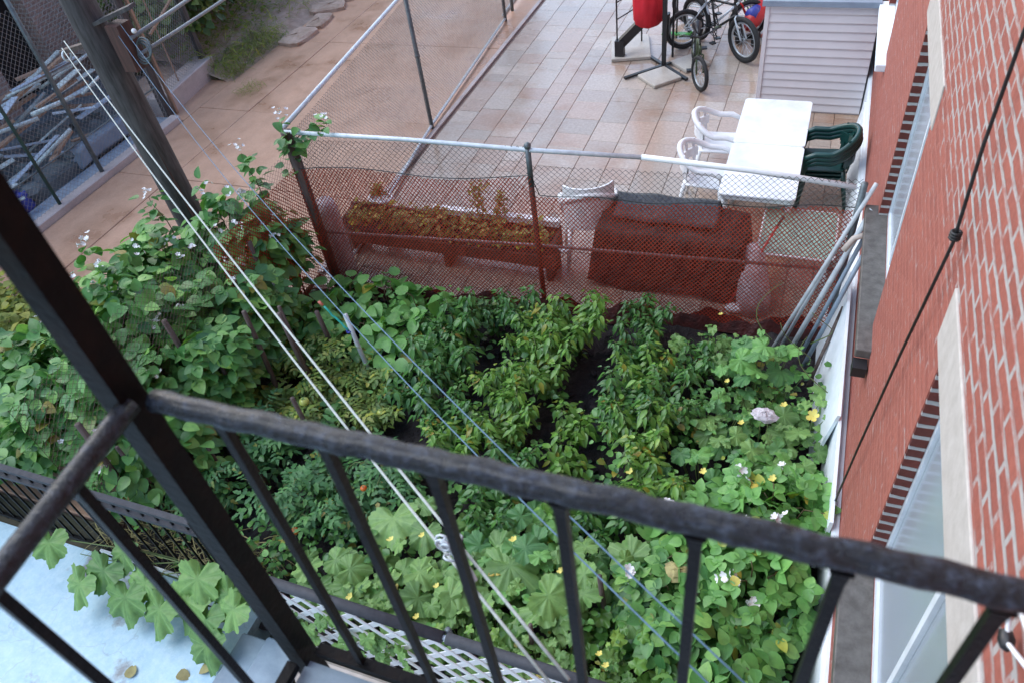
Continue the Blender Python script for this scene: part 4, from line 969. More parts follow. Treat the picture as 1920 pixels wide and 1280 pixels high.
# scrap heap
rr = random.Random(17)
for k in range(60):
    w = k % 3
    cx = rr.uniform(-11.4, -9.85); cy = rr.uniform(5.0, 8.1); cz = rr.uniform(.15, 1.15); a = math.radians(rr.gauss(75, 22)); l = rr.uniform(.5, 1.25); el = rr.gauss(.05, .18)
    dx, dy, dz = math.cos(a)*l*.5, math.sin(a)*l*.5, math.sin(el)*l*.5
    cx = min(cx, -9.72-abs(dx))
    zone = 'near end' if cy < 6.0 else 'middle' if cy < 7.0 else 'far end'; lev = 'low in' if cz < .5 else 'halfway up' if cz < .85 else 'on top of'; A, B = (cx-dx, cy-dy, max(.05, cz-dz)), (cx+dx, cy+dy, cz+dz)
    if w == 0: o = MB().bar(A, B, rr.uniform(.05, .1), .03).build('scrap_plank', 'scrapwood'); tag(o, f'bare wooden plank {lev} the {zone} of the scrap heap', 'plank', 'wooden planks in the scrap heap')
    elif w == 1: o = MB().tube([A, B], rr.uniform(.018, .035), 8).build('scrap_pipe', 'scrapmetal', None, True); tag(o, f'pale metal pipe {lev} the {zone} of the scrap heap', 'pipe', 'metal pipes in the scrap heap')
    else: o = MB().bar(A, B, rr.uniform(.06, .14), .012).build('scrap_sheet', 'scrapmetal' if k % 2 else 'curtain'); tag(o, f'long pale metal strip {lev} the {zone} of the scrap heap', 'metal strip', 'metal strips in the scrap heap')
ju = MB(); ju.box((-11.4, 5.0, -.1), (-9.95, 8.2, .12)); 
for _ in range(60):
    p = (rr.uniform(-11.5, -10.0), rr.uniform(4.9, 8.3)); ju.disc_ball((p[0], p[1], rr.uniform(.05, .25)), rr.uniform(.08, .2), 6, 4, (1, rr.uniform(.6, 1.4), .6))
tag(ju.build('scrap_rubble', 'yard'), 'dark rubble mass underneath the scrap heap', 'rubble', kind='stuff')
tag(drape('blue_tarp', -10.25, -9.9, 5.2, 5.9, .25, 'bluep', None, 5, .1), 'dark blue tarp at the near end of the scrap yard', 'tarp')
tag(drape('grey_sheet', -10.1, -9.86, 6.9, 8.0, .28, 'trimblue', None, 6, .1), 'blue grey sheet draped low behind the low wall', 'sheet')
pb = thing('planter_box', 'small pale rimmed planter box with greenery in the neighbour yard', 'planter', (-9.72, 5.05, 0), math.radians(4))
MB().box((-.22, -.32, 0), (.22, -.28, .2)).box((-.22, .28, 0), (.22, .32, .2)).box((-.22, -.28, 0), (-.18, .28, .2)).box((.18, -.28, 0), (.22, .28, .2)).build('box_rim', 'curb', pb)
MB().box((-.18, -.28, 0), (.18, .28, .14)).build('soil_fill', 'soil', pb)
cloud('foliage', T_OVS, np.stack([rnd(-.17, .17, 160), rnd(-.27, .27, 160), rnd(.14, .3, 160)], 1), outdirs(160), upn(160), rnd(.05, .09, 160), 'L_weed', pb)

# ================================================================== IRON FENCE, LATTICE, STEPS
irf = thing('picket_fence', 'low black iron picket fence between blue floor and brambles', 'fence', (0, 0, 0))
for z in (.98, .86): MB().bar((-8.5, 1.79, z), (-3.52, 1.79, z), .045, .035).build('rail', 'foam', irf)
MB().bar((-8.5, 1.79, .06), (-3.5, 1.79, .06), .03, .03).build('rail', 'iron', irf)
x = -3.6
while x > -6.9:
    MB().tube([(x, 1.79, 0), (x, 1.79, .97)], .009, 4, sq=(1, 0, 0)).build('picket', 'iron', irf); x -= .135
MB().tube([(-3.52, 1.79, 0), (-3.52, 1.79, 1.0)], .022, 8).build('post', 'iron', irf, True)
MB().bar((-4.9, 1.755, .045), (-3.5, 1.755, .045), .02, .03).build('white_strip', 'white', irf)
lt = thing('lattice_panel', 'white plastic lattice panel with a black foam sleeved top pipe', 'lattice', (-2.86, 1.585, .0))
lm = MB(); WL, HL, sp_, wd = 2.75, .92, .19, .042
for s in (1, -1):
    k = -HL
    while k < WL+HL:
        # strip along x = k + s*z ; clip to panel
        pts = []
        for z in (0, HL):
            pts.append((k+(z if s == 1 else HL-z), z))
        (xa, za), (xb, zb) = pts
        # clip in x
        def clip(xa, za, xb, zb):
            out = [[xa, za], [xb, zb]]
            for q in (0, 1):
                o_ = out[1-q]
                for lim, sg in ((0, -1), (WL, 1)):
                    if (out[q][0]-lim)*sg > 0:
                        if (o_[0]-lim)*sg >= 0: return None
                        t = (lim-out[q][0])/(o_[0]-out[q][0]); out[q] = [lim, out[q][1]+t*(o_[1]-out[q][1])]
            return out
        c = clip(xa, za, xb, zb)
        if c and abs(c[0][0]-c[1][0]) > .02:
            y = .004 if s == 1 else -.004
            lm.bar((c[0][0], y, c[0][1]), (c[1][0], y, c[1][1]), .0065, wd, (0, 0, 1))
        k += sp_
lm.box((-.02, -.012, 0), (.015, .012, HL)).build('lattice', 'white', lt)
for a, b in ((-.02, 1.32), (1.345, 2.8)):
    MB().tube([(a, .0, HL+.035-a*.012), (b, 0, HL+.035-b*.012)], .036, 10).build('foam_sleeve', 'foam', lt, True)
MB().tube([(-.05, 0, HL+.03), (2.9, 0, HL-.0)], .016, 8).build('pipe', 'galv', lt, True)
for x in (-.0, 1.33, 2.8): MB().tube([(x, .05, -.4), (x, .05, HL+.02)], .02, 8).build('post', 'galvdark', lt, True)
stp = thing('stone_steps', 'blue grey worn stone steps below the corner post', 'steps', (-3.28, .2, 0))
for k in range(2): MB().bbox((.26*k, 0, 0), (.26*k+.255, 1.3, .10*(k+1)), .012).build('step', 'step', stp)
pf = thing('porch', 'cream edged porch platform in front of the lattice', 'porch', (-2.42, 0, 0))
MB().box((0, -2, -.1), (2.9, 1.30, .08)).build('platform', 'step', pf)
MB().bbox((-.3, 1.305, -.10), (2.9, 1.50, .12), .02).build('cream_edge', 'cream', pf)

# ================================================================== PLANTS
def stemset(name, parent, paths, r, mt='stem'):
    b = MB()
    for p in paths:
        n = len(p); b.tube(p, [r*(1-.6*i/(n-1)) for i in range(n)], 5)
    return b.build(name, mt, parent, True)
def pepper(label, seed, h=.62, mat='L_pepper', nleaf=210, rad=.30, group=None, size=(.06, .115)):
    t = thing('pepper_plant', label, 'pepper plant', (0, 0, 0), 0, group)
    r = random.Random(seed); paths = []; P = []; D = []; Z = []; Sz = []
    nb_ = 7
    for b in range(nb_):
        a = 2*math.pi*(b+r.random()*.6)/nb_; R_ = rad*r.uniform(.45, 1.0); hh = h*r.uniform(.75, 1.08)
        path = [(0, 0, 0), (R_*.12*math.cos(a), R_*.12*math.sin(a), hh*.35), (R_*.55*math.cos(a), R_*.55*math.sin(a), hh*.75), (R_*math.cos(a), R_*math.sin(a), hh)]
        paths.append(path)
        for q in range(nleaf//nb_):
            tt = 1-abs(r.gauss(0, .30)); tt = max(.2, min(1, tt)); i = min(2, int(tt*3)); u = tt*3-i
            p = lerp(path[i], path[i+1], u); az = r.uniform(0, 2*math.pi)
            off = r.uniform(.0, .055); dr = r.uniform(-.9, -.05)
            d = (math.cos(az), math.sin(az), dr)
            P.append((p[0]+d[0]*off+r.uniform(-.03, .03), p[1]+d[1]*off+r.uniform(-.03, .03), p[2]+r.uniform(-.05, .05))); D.append(d)
            Z.append((d[0]*.35+r.uniform(-.25, .25), d[1]*.35+r.uniform(-.25, .25), 1)); Sz.append(r.uniform(*size)*(1.0 if tt < .93 else .75))
    stemset('stem', t, paths, .008)
    cloud('foliage', T_PEP, P, D, Z, Sz, mat, t)
    return t
ped = [pepper('x', 100+i, h, m, n, rd_) for i, (h, m, n, rd_) in enumerate([(.62, 'L_pepper', 380, .31), (.55, 'L_pepper2', 380, .30), (.70, 'L_pepper', 440, .33), (.36, 'L_pepper', 170, .17), (.60, 'L_pepper2', 430, .33)])]
GP = 'pepper plants in the garden bed'
spots = [ # kind, x, y, scale, label
 (2, -1.72, 4.86, 1.08, 'tallest bright pepper plant below the rusty fence post, middle row end'),
 (0, -2.05, 4.62, 1.0, 'bright pepper plant just left of the tallest one by the fence'),
 (2, -1.86, 4.28, 1.0, 'bushy bright pepper plant second in the middle row from the fence'),
 (0, -2.14, 3.98, 1.0, 'bright pepper plant third in the middle row from the fence'),
 (2, -1.98, 3.62, .95, 'bright pepper plant fourth in the middle row from the fence'),
 (0, -2.28, 3.32, 1.0, 'bright pepper plant fifth in the middle row, just above the handrail'),
 (4, -1.82, 3.18, .9, 'dark pepper plant at the near end of the middle row'),
 (1, -2.30, 4.95, .95, 'dark pepper plant beside the big bean leaves, close to the netting'),
 (1, -2.84, 4.62, 1.1, 'dark pepper plant first in the left row from the fence'),
 (4, -2.72, 4.18, 1.1, 'dark pepper plant second in the left row from the fence'),
 (1, -2.86, 3.82, 1.05, 'dark pepper plant third in the left row from the fence'),
 (4, -2.55, 3.55, .95, 'dark pepper plant fourth in the left row beside the soil gap'),
 (1, -2.62, 4.98, .8, 'small dark pepper plant under the rusty netting in the left row'),
 (1, -1.16, 5.22, .85, 'spindly dark pepper plant against the netting right of the bare soil'),
 (4, -1.10, 4.80, .9, 'dark pepper plant first in the right row from the fence'),
 (0, -.98, 4.42, .95, 'pepper plant second in the right row from the fence'),
 (4, -1.12, 4.05, 1.0, 'dark pepper plant third in the right row from the fence'),
 (0, -.88, 3.75, 1.0, 'pepper plant with yellow flecks fourth in the right row'),
 (4, -.72, 4.15, .95, 'dark pepper plant on the inner side of the right row'),
 (1, -.62, 4.72, .85, 'dark pepper plant near the pale sack behind the netting'),
 (0, -.72, 3.35, 1.0, 'pepper plant fifth in the right row, above the handrail'),
 (1, -.98, 3.05, .9, 'dark pepper plant at the near end of the right row'),
 (3, -1.47, 3.86, 1.1, 'small young pepper plant alone in the bare soil gap'),
 (3, -1.42, 3.42, 1.2, 'second young pepper plant in the bare soil gap'),
 (1, -1.78, 2.78, .9, 'dark pepper plant just beyond the giant squash leaf'),
 (3, -1.32, 2.96, 1.15, 'low young pepper plant near the handrail in the soil gap'),
]
used = set(); rr = random.Random(5)
for kd, x, y, s, lab in spots:
    if kd not in used: used.add(kd); o = ped[kd]; o['label'] = lab; o['group'] = GP; o.location = (x, y, -.03); o.rotation_euler.z = rr.uniform(0, 6); o.scale = (s,)*3
    else: dup(ped[kd], (x, y, -.03), rr.uniform(0, 6), lab, s, GP)

def tomato(label, seed, mat='L_tomato', nl=70, h=.7, rad=.38):
    t = thing('tomato_plant', label, 'tomato plant', (0, 0, 0), 0, 'tomato plants on the left of the garden')
    r = random.Random(seed); paths = []; P = []; D = []; Z = []; Sz = []
    for b in range(5):
        a = 2*math.pi*(b+r.random())/5; R_ = rad*r.uniform(.3, 1); hh = h*r.uniform(.6, 1.05)
        path = [(0, 0, 0), (R_*.3*math.cos(a), R_*.3*math.sin(a), hh*.5), (R_*.8*math.cos(a), R_*.8*math.sin(a), hh*.95), (R_*1.1*math.cos(a), R_*1.1*math.sin(a), hh*.9)]
        paths.append(path)
        for q in range(nl//5):
            tt = r.uniform(.15, 1); i = min(2, int(tt*3)); u = tt*3-i; p = lerp(path[i], path[i+1], u); az = r.uniform(0, 6.28)
            P.append(p); D.append((math.cos(az), math.sin(az), r.uniform(-.5, .25))); Z.append((r.uniform(-.4, .4), r.uniform(-.4, .4), 1)); Sz.append(r.uniform(.16, .27))
    stemset('stem', t, paths, .008); cloud('foliage', T_TOM, P, D, Z, Sz, mat, t); return t
tm = [tomato('x', 31), tomato('x', 32, nl=85, h=.62, rad=.42), tomato('x', 33, 'L_tomatoy', 75, .6, .34), tomato('x', 34, 'L_tomatoy', 60, .5, .3)]
tsp = [(0, -3.95, 2.95, 1.0, 'dark ferny tomato plant with a wooden stake, below the brambles'), (1, -3.35, 2.85, 1.0, 'dark ferny tomato plant seen under the handrail between two balusters'),
 (0, -3.45, 2.4, 1.0, 'dark tomato plant bearing the ripe orange tomato'), (1, -2.85, 2.55, 1.0, 'dark ferny tomato plant next to the pale squash leaves'), (1, -2.75, 3.0, .85, 'dark tomato plant right behind the handrail beside the soil patch'),
 (0, -4.15, 2.3, 1.0, 'tomato plant by the iron picket fence behind the corner post'), (2, -3.95, 3.75, 1.0, 'yellowing tomato plant left of the grey plastic stake'), (3, -3.55, 3.85, 1.0, 'yellowing tomato plant around the foot of the grey plastic stake'),
 (2, -3.62, 3.35, .95, 'yellowing tomato plant bearing the round yellow tomato'), (3, -4.2, 3.3, 1.1, 'yellowing tomato plant against the bramble mass'), (2, -4.25, 4.05, .9, 'yellowing tomato plant among the dark stakes near the beans'), (3, -3.25, 3.55, .85, 'low yellowing tomato plant at the edge of the bare soil')]
used = set()
for kd, x, y, s, lab in tsp:
    if kd not in used: used.add(kd); o = tm[kd]; o['label'] = lab; o.location = (x, y, -.03); o.rotation_euler.z = rr.uniform(0, 6)
    else: dup(tm[kd], (x, y, -.03), rr.uniform(0, 6), lab, s)
def fruit(x, y, z, r, mt, lab, grp):
    t = thing('tomato', lab, 'tomato', (x, y, z), 0, grp)
    MB().disc_ball((0, 0, 0), r, 14, 10, (1, 1, .85)).build('fruit', mt, t, True)
    cloud('calyx', tpl_blade(.25, -.1, .1, (0, .5, 1), (1, .8, .1)), [(0, 0, r*.82)]*5, [(math.cos(a), math.sin(a), .2) for a in (0, 1.26, 2.5, 3.8, 5)], [(0, 0, 1)]*5, [r*.7]*5, 'L_tomato', t)
fruit(-3.33, 2.26, .46, .042, 'tomato', 'ripe orange tomato hanging low in the dark tomato leaves', 'tomatoes on the plants')
fruit(-3.17, 2.22, .38, .032, 'tomato', 'smaller ripe orange tomato right of the first, in shade', 'tomatoes on the plants')
fruit(-3.70, 3.30, .52, .045, 'tomatog', 'round yellow unripe tomato beside the clothesline', 'tomatoes on the plants')
fruit(-3.12, 3.52, .30, .035, 'tomatog', 'small yellow unripe tomato beside the bare soil', 'tomatoes on the plants')
fruit(-2.74, 2.62, .55, .026, 'tomato', 'tiny red tomato near the third baluster', 'tomatoes on the plants')

def squash(label, seed, spread, n_, h=(.3, .6), size=(.26, .42), mat='L_squash', tpl=T_SQ, name='squash_plant', cat='squash plant', flowers=4, group='squash plants at the near edge of the garden', centre=(0, 0)):
    n = int(n_*1.3); t = thing(name, label, cat, (0, 0, 0), 0, group); r = random.Random(seed); P = []; D = []; Z = []; Sz = []; paths = []
    for k in range(n):
        a = r.uniform(0, 6.28); q = spread*math.sqrt(r.random()); x, y = q*math.cos(a)*1.25, q*math.sin(a)*.8; z = r.uniform(*h)*(1-.25*(q/spread))
        s = r.uniform(size[0]*.6, size[1]) if k % 3 else r.uniform(size[0]*.35, size[0]); az = r.uniform(0, 6.28)
        P.append((x, y, z)); D.append((math.cos(az), math.sin(az), r.uniform(-.25, .1))); Z.append((r.uniform(-.6, .6), r.uniform(-.7, .35), 1)); Sz.append(s)
        paths.append([(x*.5, y*.5, -.02), (x*.85, y*.85, z*.6), (x, y, z-.003)])
    stemset('stem', t, paths, .006); cloud('foliage', tpl, P, D, Z, Sz, mat, t, aspect=RNG.uniform(.8, 1.15, len(P)))
    for k in range((flowers+1)//3):
        a = r.uniform(0, 6.28); q = spread*math.sqrt(r.random()); x, y = q*math.cos(a)*1.2, q*math.sin(a)*.8; z = h[1]+.03
        f = cloud('flower', T_FLO, [(x, y, z)], [(1, 0, .2)], [(r.uniform(-.3, .3), r.uniform(-.3, .3), 1)], [r.uniform(.020, .030)], 'petaly', t)
    return t
def put(o, x, y, z=0, rz=0, s=1): o.location = (x, y, z); o.rotation_euler.z = rz; o.scale = (s,)*3; return o
put(squash('squash plant with the largest pale leaf just under the handrail', 51, .42, 16, (.35, .62), (.30, .46), flowers=5), -1.95, 2.42)
put(squash('squash plant with broad leaves beside the sixth baluster', 52, .40, 18, (.32, .62), (.24, .38), flowers=4), -.98, 2.42)
put(squash('squash plant with folded leaves above the lattice left end', 53, .34, 18, (.30, .52), (.22, .32), flowers=4), -2.62, 2.0)
put(squash('squash plant between the clothesline tensioner and the lattice', 54, .36, 24, (.25, .5), (.20, .32), flowers=4), -1.9, 1.98)
put(squash('deep green squash plant over the blue clothesline', 55, .4, 22, (.3, .6), (.24, .36), 'L_squashd', flowers=3), -1.35, 2.55)
put(squash('squash plant in the middle of the garden near the white scrap of plastic', 56, .42, 20, (.25, .5), (.18, .28), 'L_squashd', flowers=3, tpl=T_SQ), -.32, 3.62)
put(squash('squash plant climbing at the foot of the leaning pipes', 57, .34, 16, (.4, .8), (.18, .28), 'L_squashd', flowers=1), -.12, 4.72)
put(squash('squash plant beside the yellow flower near the white board', 58, .38, 20, (.3, .55), (.18, .28), 'L_squash', flowers=4), .02, 4.0)
put(squash('low squash plant behind the young peppers', 59, .28, 10, (.15, .35), (.2, .28), 'L_squashd', flowers=1), -1.30, 2.98)
for k, (x, y, sd_, lab) in enumerate([(.12, 4.42, 71, 'leafy squash plant under the curling tendrils'), (-.38, 4.25, 72, 'dense squash plant between the right pepper row and the white board'), (-.42, 4.95, 73, 'squash plant growing toward the pale sack behind the net'), (.22, 3.7, 74, 'squash plant crowding the white board foot'), (-.5, 3.2, 75, 'dense squash plant just beyond the handrail on the right')]):
    put(squash(lab, sd_, .34, 44, (.10, .48), (.10, .20), 'L_squashd' if k % 2 else 'L_squash', T_SQ2 if k != 2 else T_SQ, flowers=2), x, y)
G2 = 'cucumber plants beside the lattice'
cu = [(-2.25, 1.86, 61, 'cucumber plant with small lobed leaves behind the left lattice top'), (-1.55, 1.84, 62, 'cucumber plant behind the joint of the foam sleeve'), (-.98, 1.88, 63, 'cucumber plant below the sixth baluster'), (-.55, 2.1, 64, 'cucumber plant left of the wall window sill'), (-1.2, 1.72, 65, 'cucumber plant crowding the right end of the lattice'), (-.35, 1.72, 66, 'cucumber plant at the bottom edge beside the sill'), (-1.75, 2.2, 67, 'cucumber plant under the clothesline tensioner')]
for x, y, sd_, lab in cu:
    put(squash(lab, sd_, .36, 62, (.12, .50), (.11, .19), 'L_squash' if sd_ % 2 else 'L_pepper', T_SQ2, 'cucumber_plant', 'cucumber plant', 3, G2), x, y)
for k, (x, y, z, sc_, lab) in enumerate([(-2.35, 1.50, .62, .16, 'small squash shoot poking through the left part of the lattice'), (-1.95, 1.51, .6, .2, 'squash leaves hanging over the middle of the lattice'), (-2.7, 1.51, .55, .12, 'leafy sprig pushed through the lattice left end')]):
    t = thing('squash_shoot', lab, 'squash shoot', (x, y, z), 0, 'shoots growing through the lattice')
    n = 9+4*k; cloud('foliage', T_SQ, np.stack([rnd(-.16, .16, n), rnd(-.02, .06, n), rnd(-.25, .14, n)], 1), np.stack([rnd(-.5, .5, n), rnd(-.6, -.2, n), rnd(-1, -.2, n)], 1), np.stack([rnd(-.3, .3, n), rnd(-1, -.4, n), np.ones(n)], 1), rnd(.08, .16, n), 'L_squash', t)
    MB().tube([(0, .1, -.3), (0, .05, 0), (.02, 0, .1)], .005, 5).build('stem', 'stem', t, True)
# squash vine spilling through the iron fence onto the blue floor
t = thing('squash_vine', 'squash vine with big pointed leaves spilling onto the blue painted floor', 'squash vine', (0, 0, 0))
pp = [(-5.02, 1.56, .42), (-4.60, 1.38, .32), (-4.42, 1.50, .40), (-4.18, 1.40, .30), (-4.05, 1.52, .38), (-3.86, 1.40, .30), (-3.66, 1.50, .34), (-3.48, 1.44, .30), (-3.32, 1.60, .45), (-3.58, 1.62, .5), (-4.30, 1.64, .48), (-3.40, 1.30, .22), (-3.18, 1.5, .5)]
rr = random.Random(77)
cloud('foliage', T_SQ, pp, [(rr.uniform(-.6, .6), -1, -.75) for _ in pp], [(rr.uniform(-.25, .25), -.55, 1) for _ in pp], [rr.uniform(.34, .46) for _ in pp], 'L_squash', t)
stemset('stem', t, [[(-3.3, 1.9, .1), (p[0]*.5-1.7, 1.75, .35), (p[0], p[1]+.05, p[2]-.01)] for p in pp[::2]]+[[(-3.2, 1.85, .1), (-3.6, 1.72, .12), (-4.4, 1.70, .12), (-5.0, 1.66, .1)]], .009)
for x in (-3.95, -4.25, -3.75): cloud('flower', T_FLO, [(x, 1.56, .25)], [(1, 0, .2)], [(0, -.3, 1)], [.04], 'petaly', t)
# dry stalks caught between the pickets
n = 260; cloud_p = np.stack([rnd(-4.9, -3.3, n), rnd(1.82, 2.15, n), rnd(.0, .35, n)], 1)
o = cloud('dry_stalks', T_GRASS, cloud_p, np.stack([rnd(-1, 1, n), rnd(-.6, .2, n), rnd(-.1, .5, n)], 1), upn(n), rnd(.12, .32, n), 'straw', aspect=np.full(n, .45)); tag(o, 'pale dry stalks lying behind the iron pickets', 'dry stalks', kind='stuff')

# beans: big ovate leaves
def bush(name, label, cat, seed, centre, rad, n, tpl, mat, size, group, flowers=0, stems=8, trail=0, shell=.55, fsize=.035):
    t = thing(name, label, cat, (centre[0], centre[1], 0), 0, group); r = np.random.default_rng(seed)
    u = r.normal(size=(n, 3)); u[:, 2] = np.abs(u[:, 2])*1.0-.25; u /= np.linalg.norm(u, axis=1, keepdims=True)
    lump = 1+.22*np.sin(u[:, 0]*5+seed)*np.cos(u[:, 1]*4+seed*2)+.12*np.sin(u[:, 0]*11+u[:, 2]*9)
    rr_ = (shell+(1-shell)*r.random(n)**.7)*lump
    P = u*rr_[:, None]*np.array(rad)+np.array([0, 0, centre[2]])
    P[:, 2] = np.maximum(P[:, 2], .06+.1*r.random(n))
    D = u*np.array([1, 1, .25])+r.normal(0, .45, (n, 3))+np.array([0, 0, -.45])
    Z = u*.55+np.array([0, -.05, .95])+r.normal(0, .28, (n, 3))
    cloud('foliage', tpl, P, D, Z, r.uniform(size[0], size[1], n), mat, t)
    paths = []
    for k in range(stems):
        i = r.integers(n); e_ = P[i]; paths.append([(e_[0]*.2, e_[1]*.2, -.02), (e_[0]*.5, e_[1]*.5, e_[2]*.8+.1), (e_[0]*.85, e_[1]*.85, e_[2]*1.0+.03), tuple(e_)])
    stemset('stem', t, paths, .006, 'cane')
    for k in range(flowers):
        c = int(r.integers(n)); 
        for _ in range(30):
            if u[c, 2] > .2 and rr_[c] > .85: break
            c = int(r.integers(n))
        m_ = int(r.integers(3, 7)); pc = P[c]*1.03+np.array([0, 0, .05])
        cloud('flower_cluster', T_FLO, pc+r.normal(0, .026, (m_, 3)), r.normal(0, 1, (m_, 3)), r.normal(0, .4, (m_, 3))+np.array([0, 0, 1]), r.uniform(fsize*.6, fsize, m_), 'petalw', t)
    return t
GB = 'bean plants near the fence corner'
for k, (x, y, z, rx, lab) in enumerate([(-4.15, 4.75, .30, .34, 'bean plant with big pale leaves below the fence corner'), (-3.72, 4.85, .30, .34, 'bean plant with big pale leaves against the rusty net, second from the corner'), (-3.30, 4.80, .28, .32, 'bean plant with big pale leaves third from the corner, touching the peppers'), (-3.85, 4.42, .28, .34, 'bean plant with broad leaves around the top of the grey stake'), (-3.38, 4.32, .26, .32, 'bean plant with broad leaves right of the grey stake'), (-4.28, 4.32, .34, .3, 'bean plant with broad leaves beside the bramble edge')]):
    bush('bean_plant', lab, 'bean plant', 200+k, (x, y, z), (rx, rx*.9, .24), 75, T_OVA, 'L_bean', (.13, .19), GB)
GR = 'bramble bushes over the left garden fence'
br = [(-5.02, 4.52, .92, .50, .42, .74, 'bramble bush with white flowers by the foot of the utility pole'), (-5.45, 3.95, .75, .55, .5, .72, 'bramble bush with white flowers overhanging the alley'), (-4.75, 4.0, .62, .45, .45, .62, 'bramble bush behind the tallest dark stakes'),
      (-5.35, 3.35, .8, .65, .55, .82, 'large bramble bush left of the white clotheslines'), (-4.75, 3.25, .62, .50, .55, .62, 'bramble bush right beside the corner post below the handrail'), (-5.5, 2.65, .72, .70, .5, .72, 'dark bramble bush left of the corner post'), (-4.75, 2.5, .5, .55, .5, .55, 'low bramble bush behind the iron pickets'), (-6.4, 2.35, .5, .7, .45, .52, 'bramble bush at the left picture edge above the picket fence'), (-5.95, 3.3, .55, .42, .5, .55, 'bright bramble bush with white flowers left of the corner post'), (-4.78, 4.80, .75, .24, .28, .66, 'thin bramble tangle below the fence corner')]
for k, (x, y, z, rx, ry, rz_, lab) in enumerate(br):
    bush('bramble_bush', lab, 'bramble', 300+k*7, (x, y, z), (rx, ry, rz_), int(1150*rx), T_TRI if k % 3 else T_OVA, 'L_bramble', (.15, .24) if k % 3 else (.10, .15), GR, flowers=[14, 15, 5, 14, 6, 4, 3, 4, 9, 4][k], stems=10, fsize=.026)
GW = 'leafy vines along the foot of the brick wall'
for k, (x, y, z, rx, lab) in enumerate([(.18, 3.35, .32, .36, 'white flowered vine at the wall foot beyond the handrail'), (-.22, 3.0, .32, .38, 'white flowered vine beyond the handrail, left of the wall'), (.12, 2.72, .32, .36, 'white flowered vine right under the handrail by the wall'), (.0, 2.25, .30, .38, 'leafy vine at the wall below the near window'), (-.38, 2.5, .28, .34, 'leafy vine beside the brown wilted squash leaf'), (.1, 1.8, .28, .36, 'leafy vine at the bottom right beside the stone sill')]):
    bush('climbing_vine', lab, 'vine', 500+k, (x, y, z), (rx, rx, .30), 230, T_OVA if k % 2 else T_TRI, 'L_bean' if k < 3 else 'L_bramble', (.09, .14) if k % 2 else (.13, .19), GW, flowers=[3, 3, 4, 2, 1, 1][k])
# sprays of bramble above the fence
for k, (a, b, lab) in enumerate([((-4.6, 5.24, 1.5), (-4.50, 5.15, 2.12), 'flowering bramble spray standing on top of the fence corner'), ((-4.85, 4.9, 1.3), (-4.95, 4.98, 1.85), 'thin bramble spray with white flowers left of the fence corner'), ((-5.5, 4.3, 1.25), (-5.75, 4.45, 1.62), 'thin bramble spray with white flowers hanging over the alley'), ((-4.6, 5.2, 1.8), (-4.2, 5.35, 1.98), 'short bramble shoot along the galvanised top rail')]):
    t = thing('bramble_spray', lab, 'bramble spray', (0, 0, 0), 0, 'bramble sprays above the fence'); r = random.Random(900+k)
    path = [lerp(a, b, q/6) for q in range(7)]; path = [(p[0]+.03*math.sin(i), p[1], p[2]+.05*math.sin(i*.6)) for i, p in enumerate(path)]
    stemset('stem', t, [path], .006, 'cane'); P = [lerp(a, b, r.random()) for _ in range(34)]
    cloud('foliage', T_OVA, [(p[0]+r.uniform(-.09, .09), p[1]+r.uniform(-.09, .09), p[2]+r.uniform(-.04, .08)) for p in P], outdirs(34), upn(34), rnd(.07, .12, 34), 'L_bramble', t)
    cloud('flower_cluster', T_FLO, [(b[0]+r.gauss(0, .03), b[1]+r.gauss(0, .03), b[2]+.06+r.gauss(0, .03)) for _ in range(9)], outdirs(9), upn(9), rnd(.015, .022, 9), 'petalw', t)
# weeds in the trough and beyond the alley
def weeds(name, label, n, xr, yr, zr, size, mat, tpl=T_OVS, parent=None, cat='weeds', up=.4):
    o = cloud(name, tpl, np.stack([rnd(*xr, n), rnd(*yr, n), zr[0]+(zr[1]-zr[0])*RNG.random(n)**1.5], 1), np.stack([RNG.normal(0, 1, n), RNG.normal(0, 1, n), rnd(-.3, up, n)], 1), upn(n, .6), rnd(*size, n), mat, parent)
    if not parent: tag(o, label, cat, kind='stuff')
    return o
weeds('trough_weeds', 'yellow green weeds growing in the brown wooden trough', 620, (-4.75, -2.35), (5.88, 6.16), (.36, .60), (.045, .095), 'L_weedr')
for k, (x, y, h_, lab) in enumerate([(-3.15, 6.1, 1.0, 'tall feathery weed standing in the middle of the trough'), (-3.75, 6.05, .66, 'bushy weed left of the white trim on the trough'), (-2.95, 6.15, .85, 'slim weed right of the tallest trough weed'), (-4.48, 6.28, .72, 'weed growing out of the white oval pot')]):
    t = thing('tall_weed', lab, 'weed', (x, y, 0), 0, 'tall weeds in the trough'); z0 = .38 if k != 3 else .5; r = random.Random(70+k)
    paths = [[(0, 0, z0), (r.uniform(-.06, .06), 0, z0+(h_-z0)*.6), (r.uniform(-.13, .13), r.uniform(-.05, .05), h_)] for _ in range(5)]
    stemset('stem', t, paths, .004); P = [lerp(p[1], p[2], r.uniform(-.8, 1)) for p in paths for _ in range(26)]
    cloud('foliage', T_OVS, [(p[0]+r.uniform(-.04, .04), p[1]+r.uniform(-.04, .04), p[2]) for p in P], outdirs(len(P), (-.4, .4)), upn(len(P)), rnd(.025, .05, len(P)), 'L_weedr', t)
weeds('grass_verge', 'ochre green grass and weeds on the raised bed by the alley', 2600, (-11.5, -9.5), (9.8, 14.5), (.10, .5), (.10, .26), 'L_weed', T_GRASS, up=1.2)
weeds('verge_tufts', 'low ochre tufts along the weedy edge between bed and alley', 1500, (-9.85, -9.25), (9.75, 11.6), (.02, .28), (.08, .2), 'L_weed', T_GRASS, up=1.2)
weeds('bed_weeds', 'dense low leafy weeds over the raised bed', 2600, (-12.5, -9.9), (9.8, 16), (.25, .65), (.05, .11), 'L_weed')
